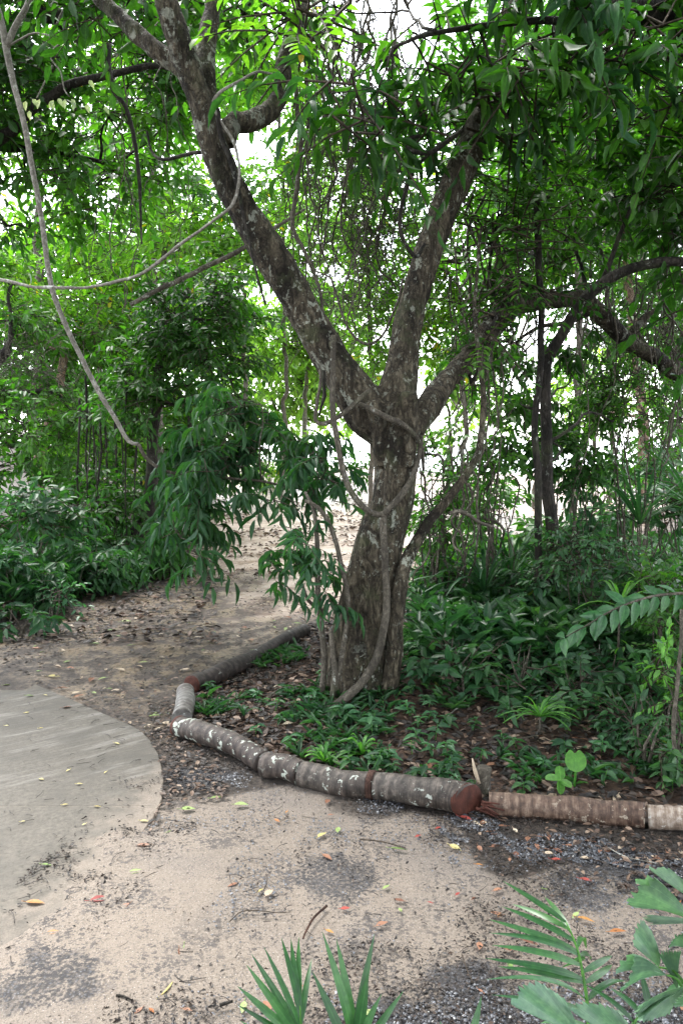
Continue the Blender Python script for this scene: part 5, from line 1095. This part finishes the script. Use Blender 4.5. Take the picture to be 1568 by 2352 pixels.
# gravel
def stones(mb, x, y, r, tint, mat=0):
    n = len(x); base = np.array([(1, 0, 0), (-1, 0, 0), (0, 1, 0), (0, -1, 0), (0, 0, .75), (0, 0, -.5)], float); F = np.array([(0, 2, 4), (2, 1, 4), (1, 3, 4), (3, 0, 4)])
    v = base[None] * (r[:, None, None] * (.6 + .8 * rng.random((n, 6, 1)))); a = rng.random(n) * 6.28; c, s = np.cos(a)[:, None], np.sin(a)[:, None]
    v = np.stack([v[..., 0] * c - v[..., 1] * s, v[..., 0] * s + v[..., 1] * c, v[..., 2]], -1) + np.stack([x, y, gz_(x, y)], -1)[:, None]
    f = (F[None] + (np.arange(n) * 6)[:, None, None]).reshape(-1, 3); at = np.stack([np.repeat(tint[:, None], 6, 1)] * 3, -1)
    mb.add(v.reshape(-1, 3), f, mat, at.reshape(-1, 3))
mb = MB()
for q, n, box in ((GRAV_PX[0], 34000, (1000, 1800, 2.5, 3.5)), (GRAV_PX[1], 2600, (380, 580, 3.2, 4.0)), (GRAV_PX[2], 700, (820, 930, 3.2, 3.6)), (GRAV_PX[3], 12000, (300, 1800, 1.85, 2.5))):
    x, y = scatter(n, *box); k = poly_sd(q, x, y) + .45 * (fbm(np.stack([x * 7, y * 7, 0 * x], -1), 3) - .55) > 0; stones(mb, x[k], y[k], .0025 + .0045 * rng.random(k.sum()) ** 2, rng.random(k.sum()) ** 1.7)
x, y = scatter(26000, -100, 1700, 1.9, 4.0); kk = fbm(np.stack([x * 3, y * 3, 0 * x + 8], -1), 4); k = (poly_sd(SAND_PX, x, y) > 0) & ~in_pad(x, y) & (rng.random(len(x)) < np.clip((kk - .46) * 6, .05, 1)); stones(mb, x[k], y[k], .002 + .0035 * rng.random(k.sum()) ** 2, rng.random(k.sum()) * .9)
g = N('gravel_stone'); t_ = g.lf()[0]; M_ST = g.done(g.ramp(t_, [(0, (.018, .019, .024)), (.5, (.05, .054, .066)), (.85, (.11, .118, .138)), (.97, (.2, .2, .21)), (1, (.4, .4, .39))]), .5, None, .5)
single('gravel', mb, M_ST, 'dark blue grey gravel showing through the sand', 'gravel', kind='stuff')

# single fallen leaves one can point at
def fallen(label, u, v, ln, mat, asp=.45, a=None, group=None, tint=None):
    p = GZ(u, v, 0); x, y = p[:1], p[1:2]; z = float(gz_(x, y)[0]) - .002
    a = rng.random() * 6.28 if a is None else a; ln = min(ln, .16)
    dr = np.array([[math.cos(a), math.sin(a), .06 * rng.normal()]]); nr = np.array([[.12 * rng.normal(), .12 * rng.normal(), 1]])
    mb = MB(); b = np.array([p[0], p[1], z + .004]); leaves(mb, b[None] - dr * ln / 2, dr, nr, [ln], [ln * asp], T_FLAT, [rng.random() if tint is None else tint])
    sm_ = b - dr[0] * ln / 2; tube(mb, [[*sm_, .0012], [*(sm_ - dr[0] * ln * .22 + [0, 0, .003]), .0009]], step=.02, sides=4)
    return single('fallen_leaf', mb, mat, label, 'fallen leaf', b, group)
G_ = 'fallen leaves on the ground'
for r in [('big red fallen leaf on the sand at the lower left', 232, 2072, .075, M_RED, .5, .3), ('curled orange red leaf beside dark debris at the left edge', 82, 2080, .07, M_ORANGE, .4, -.1), ('red leaf lying just in front of the red cut face', 1072, 1886, .07, M_RED, .4, -.5),
          ('brown curled leaf on the bare rim of the concrete pad', 332, 1948, .085, M_BROWN, .3, 0), ('pair tip yellow leaf standing out at the lower left of the palm', 383, 2275, .07, M_YELLOW, .4, 1.2), ('green leaf half folded near the middle of the sand edge', 432, 1862, .065, M_GREEN, .6, .2),
          ('pale green leaf beside the folded green leaf', 555, 1852, .065, M_GREEN, .5, .1), ('green narrow leaf above the pale green leaf', 498, 1836, .06, M_GREEN, .3, .5), ('cream leaf at the edge of the dark gravel', 1045, 1952, .055, M_YELLOW, .5, -.7), ('small bright red leaf on open sand left of the gravel', 960, 1925, .03, M_RED, .5, .6),
          ('orange leaf on the sand left of the fishtail palm', 1345, 2118, .06, M_ORANGE, .3, -.3), ('red orange leaf beside the fishtail palm', 1418, 2145, .06, M_ORANGE, .3, .1), ('red leaf on the sand in front of the gravel strip at the right', 1346, 2026, .05, M_RED, .35, -.3), ('orange red leaf on the dark gravel below the tan log', 1280, 1980, .05, M_RED, .35, -.2),
          ('small red leaf in the middle of the sand', 793, 2092, .035, M_RED, .5, .2), ('tan leaf with a point near the middle of the sand', 618, 2055, .055, M_TAN, .5, 1.2), ('yellow leaf on the sand beyond the palm tips', 600, 2050, .03, M_YELLOW, .4, 1), ('small yellow leaf near the lower left', 292, 2240, .05, M_YELLOW, .4, 1.4),
          ('lime leaf at the bottom left', 96, 2300, .05, M_GREEN, .4, 1.0), ('orange leaf fallen on the left sand', 122, 2150, .045, M_ORANGE, .5, .2), ('green leaf fallen on the sand near the left edge', 108, 1993, .04, M_GREEN, .4, 0), ('olive green leaf left of the palm tips', 312, 2008, .06, M_GREEN, .45, .3),
          ('lime flower spray on the sand beside a twig', 915, 1955, .07, M_GREEN, .25, -.2), ('yellow brown leaf standing on the sand below the patchy log', 740, 1922, .055, M_YELLOW, .5, .9), ('green leaf standing upright on the sand below the patchy log', 776, 1910, .045, M_GREEN, .5, 1.5), ('pale leaf fallen under the thicket', 690, 2312, .04, M_TAN, .5, .7),
          ('cream leaf on the path left of the bend', 385, 1664, .06, M_TAN, .6, .1), ('light green leaf on the path beyond the concrete pad', 290, 1430, .10, M_GREEN, .5, .1), ('pair of yellow leaves at the edge of the left thicket', 125, 1556, .08, M_YELLOW, .45, .2), ('lime leaf on the far path near the logs', 425, 1362 + 300, .06, M_GREEN, .5, .3),
          ('brown crumpled leaf on the concrete pad', 155, 1628, .06, M_BROWN, .6, .2), ('yellow green leaf on the upper concrete pad', 70, 1602, .05, M_GREEN, .6, .5), ('lime leaf near the left edge of the concrete pad', 18, 1577, .05, M_GREEN, .7, .5), ('orange leaf in the litter beside the trunk foot', 836, 1640, .05, M_ORANGE, .5, .2)]:
    fallen(r[0], r[1], r[2], r[3], r[4], r[5], r[6])
def many(n, box, lab, mat, l0, l1, ok, asp=.45):
    c = 0
    while c < n:
        u, v = box[0] + (box[1] - box[0]) * rng.random(), box[2] + (box[3] - box[2]) * rng.random(); p = GZ(u, v)
        if not ok(p[:1], p[1:2]): continue
        fallen(lab, u, v, l0 + (l1 - l0) * rng.random(), mat, asp, None, G_); c += 1
onsand = lambda x, y: poly_sd(SAND_PX, x, y)[0] > 0 and not in_pad(x, y)[0]
onpath = lambda x, y: poly_sd(PATH_PX, x, y)[0] > 0 and not in_pad(x, y)[0]
onbed = lambda x, y: poly_sd(BED_PX, x, y)[0] > .05
onpad = lambda x, y: in_pad(x, y)[0]
many(9, (0, 1568, 1800, 2340), 'small yellow or orange leaf scattered on the sand', M_ORANGE, .018, .035, onsand)
many(24, (0, 1568, 1800, 2340), 'small brown dead leaf scattered on the sand', M_BROWN, .025, .055, onsand)
many(10, (0, 1568, 1800, 2340), 'small green leaf scattered on the sand', M_GREEN, .02, .045, onsand)
many(4, (900, 1568, 1900, 2200), 'small red leaf scattered on the right sand', M_RED, .02, .04, onsand)
many(34, (60, 780, 1380, 1680), 'pale tan leaf scattered on the path', M_TAN, .04, .075, onpath)
many(26, (60, 780, 1400, 1700), 'yellow green leaf scattered on the path', M_GREEN, .035, .07, onpath)
many(16, (60, 780, 1400, 1700), 'brown dead leaf scattered on the path', M_BROWN, .05, .09, onpath)
many(30, (440, 1500, 1580, 1840), 'tan dead leaf lying in the bed behind the logs', M_TAN, .04, .08, onbed)
many(24, (440, 1500, 1580, 1840), 'brown dead leaf lying in the bed behind the logs', M_BROWN, .05, .09, onbed)
many(14, (0, 370, 1600, 1900), 'small leaf fallen on the concrete pad', M_YELLOW, .02, .04, onpad)
many(24, (1080, 1568, 1890, 1990), 'brown dead leaf on the dark gravel below the tan log', M_BROWN, .025, .05, lambda x, y: poly_sd(GRAV_PX[0], x, y)[0] > 0)
many(12, (1080, 1568, 1890, 1990), 'tan dead leaf on the dark gravel below the tan log', M_TAN, .02, .045, lambda x, y: poly_sd(GRAV_PX[0], x, y)[0] > 0)
def twig(label, pts, wpx, mat='twig', z=.006):
    W = []
    for i, (u, v) in enumerate(pts):
        p = GZ(u, v); W.append([p[0], p[1], float(gz_(p[:1], p[1:2])[0]) + z + .004 * rng.random(), M_(wpx, p[1]) / 2 * (1 - .5 * i / len(pts))])
    mb = MB(); tube(mb, W, step=.02, sides=6, wob=.006, rough=.1, seed=rng.integers(99)); return single('fallen_twig', mb, BARK[mat], label, 'twig', W[0][:3])
twig('curved brown twig left of the upright palm leaflets', [(750, 2090), (722, 2118), (703, 2150), (696, 2168)], 7, 'redbrown')
twig('long thin angled twig on the sand near the middle', [(528, 2128), (556, 2104), (600, 2104), (640, 2108), (668, 2106)], 3)
twig('straight dark twig on the sand below the patchy log', [(826, 1936), (870, 1942), (930, 1956)], 4)
twig('black curved twig at the bottom left of the palm', [(268, 2297), (285, 2300), (304, 2310)], 6, 'dark')
twig('dark chunky twig at the lower left of the palm', [(505, 2340 - 20), (535, 2312)], 9, 'dark')
twig('dark straight twig left of the arching feather palm', [(1060, 2205), (1072, 2240), (1085, 2268)], 4)
twig('thin twig lying over the dark gravel at the right', [(1395, 1955), (1440, 1978), (1510, 1992)], 3, 'pale')
twig('dark stick across the litter behind the tan log', [(1190, 1815), (1240, 1822), (1310, 1812)], 4)
twig('dead branch lying under the thicket', [(1120, 1720), (1190, 1712), (1230, 1705)], 6, 'vine')
twig('curved root like stick in the bed left of the trunk', [(590, 1640), (640, 1606), (680, 1600), (720, 1625)], 8, 'vine')
twig('pale leaning stick in the bed behind the bend', [(1080, 1640), (1040, 1660), (1000, 1690)], 4, 'pale')

# ------------------------------------------------------------------ seedlings and ground cover of the bed
def seedling(x, y, sc, label, group='small seedlings in the bed'):
    f = np.array([x, y, tz(x, y)]); t = thing('seedling', label, 'seedling', f, group)
    h = sc * (.6 + .5 * rng.random()); sm = MB(); top = f + np.array([.02 * rng.normal(), .02 * rng.normal(), h]); tube(sm, [[*(f - [0, 0, .02]), .003], [*top, .002]], step=.03, sides=5); part('stem', sm, LEAF['fresh'], t)
    n = rng.integers(6, 11); mb = MB(); a = rng.random() * 6 + np.arange(n) * 2.4; el = .1 + .4 * rng.random(n)
    dr = np.stack([np.cos(a), np.sin(a), el - .25], -1); pos = f + (top - f) * (.45 + .55 * np.linspace(0, 1, n))[:, None]; l = sc * (.55 + .4 * rng.random(n))
    leaves(mb, pos, dr, np.array([0, 0, 1.0]) + .3 * rng.normal(size=(n, 3)), l, l * (.3 + .2 * rng.random()), T_NEAR, np.clip(.5 + .25 * rng.normal(size=n), 0, .95)); part('foliage', mb, LEAF[['under', 'lit_green', 'under', 'blue'][rng.integers(4)]], t)
cnt = 0
while cnt < 120:
    u, v = 450 + 1120 * rng.random(), 1570 + 260 * rng.random(); p = GZ(u, v)
    if poly_sd(BED_PX, p[:1], p[1:2])[0] < .1 or (u > 1050 and rng.random() < .3) : continue
    seedling(p[0], p[1], .045 + .055 * rng.random(), 'small green seedling in the leaf litter behind the logs'); cnt += 1
mb = MB()
x, y = scatter(2800, 430, 1600, 3.5, 6.2); s_ = poly_sd(BED_PX, x, y); k = (s_ > .08) & (fbm(np.stack([x * 2.2, y * 2.2, 0 * x + 6], -1), 3) > .47); x, y = x[k], y[k]
for i in range(4):
    n = len(x); a = rng.random(n) * 6.28; dr = np.stack([np.cos(a), np.sin(a), .5 + .9 * rng.random(n)], -1); l = .04 + .08 * rng.random(n)
    leaves(mb, np.stack([x, y, terrain(x, y)], -1), dr, np.array([0, 0, 1.0]) + .4 * rng.normal(size=(n, 3)), l, l * .2, T_LANCE, rng.random(n) * .8)
x, y = scatter(2600, -250, 420, 6, 12); k = (poly_sd(PATH_PX, x, y) < -.25) & ~in_pad(x, y); x, y = x[k], y[k]
for i in range(5):
    n = len(x); a = rng.random(n) * 6.28; dr = np.stack([np.cos(a), np.sin(a), .4 + .9 * rng.random(n)], -1); l = .09 + .14 * rng.random(n)
    leaves(mb, np.stack([x, y, terrain(x, y) + .05 + .25 * rng.random(n)], -1), dr, np.array([0, 0, 1.0]) + .4 * rng.normal(size=(n, 3)), l, l * .38, T_MID, rng.random(n) * .8)
x, y = scatter(3200, 960, 1750, 4.9, 10); k = (poly_sd(CLEAR_PX, x, y) < -.1); x, y = x[k], y[k]
for i in range(5):
    n = len(x); a = rng.random(n) * 6.28; dr = np.stack([np.cos(a), np.sin(a), .4 + .9 * rng.random(n)], -1); l = .08 + .12 * rng.random(n)
    leaves(mb, np.stack([x, y, terrain(x, y) + .05 + .3 * rng.random(n)], -1), dr, np.array([0, 0, 1.0]) + .4 * rng.normal(size=(n, 3)), l, l * .36, T_MID, rng.random(n) * .8)
single('ground_cover', mb, LEAF['under'], 'low green ground cover of grass and creeping plants', 'ground cover', kind='stuff')

# ------------------------------------------------------------------ unseen trees added behind and beside the viewer to shade the foreground
def shade_tree(label, foot_, crown_, r, n):
    x, y = foot_; cx, cy, h = crown_
    f = np.array([x, y, tz(x, y)]); t = thing('unseen_shade_tree', label, 'tree', f); mb = MB()
    tube(mb, [[x, y, f[2] - .1, .22], [x * .8 + cx * .2, y * .8 + cy * .2, h * .5, .17], [cx, cy, h - .5, .1]], step=.3, sides=12, rough=.08); part('trunk', mb, BARK['smooth'], t)
    cc = nrm(rng.normal(size=(60, 3))) * (rng.random((60, 1)) ** .5); p = (cc[rng.integers(0, 60, n)] + .14 * rng.normal(size=(n, 3))) * np.array([r, r, 1.2]) + np.array([cx, cy, h])
    D = rng.normal(size=(n, 3)); D[:, 2] *= .5; mb = MB(); sprays(mb, p, D, 'farbig', rng.random(n) * .6 + .2, 1.2); part('crown', mb, [LEAF['mid'], BARK['twig']], t)
shade_tree('tall unseen tree added for shade behind the viewer on the left', (-3.6, -2.2), (-3.4, -1.2, 8.6), 5.0, 1100)
shade_tree('tall unseen tree added for shade behind the viewer on the right', (3.8, -1.8), (3.4, -.8, 8.2), 5.0, 1100)
shade_tree('leaning unseen tree added for shade left of the viewer whose crown roofs the sand', (-5.2, 1.6), (-.6, 1.6, 9.0), 3.6, 700)
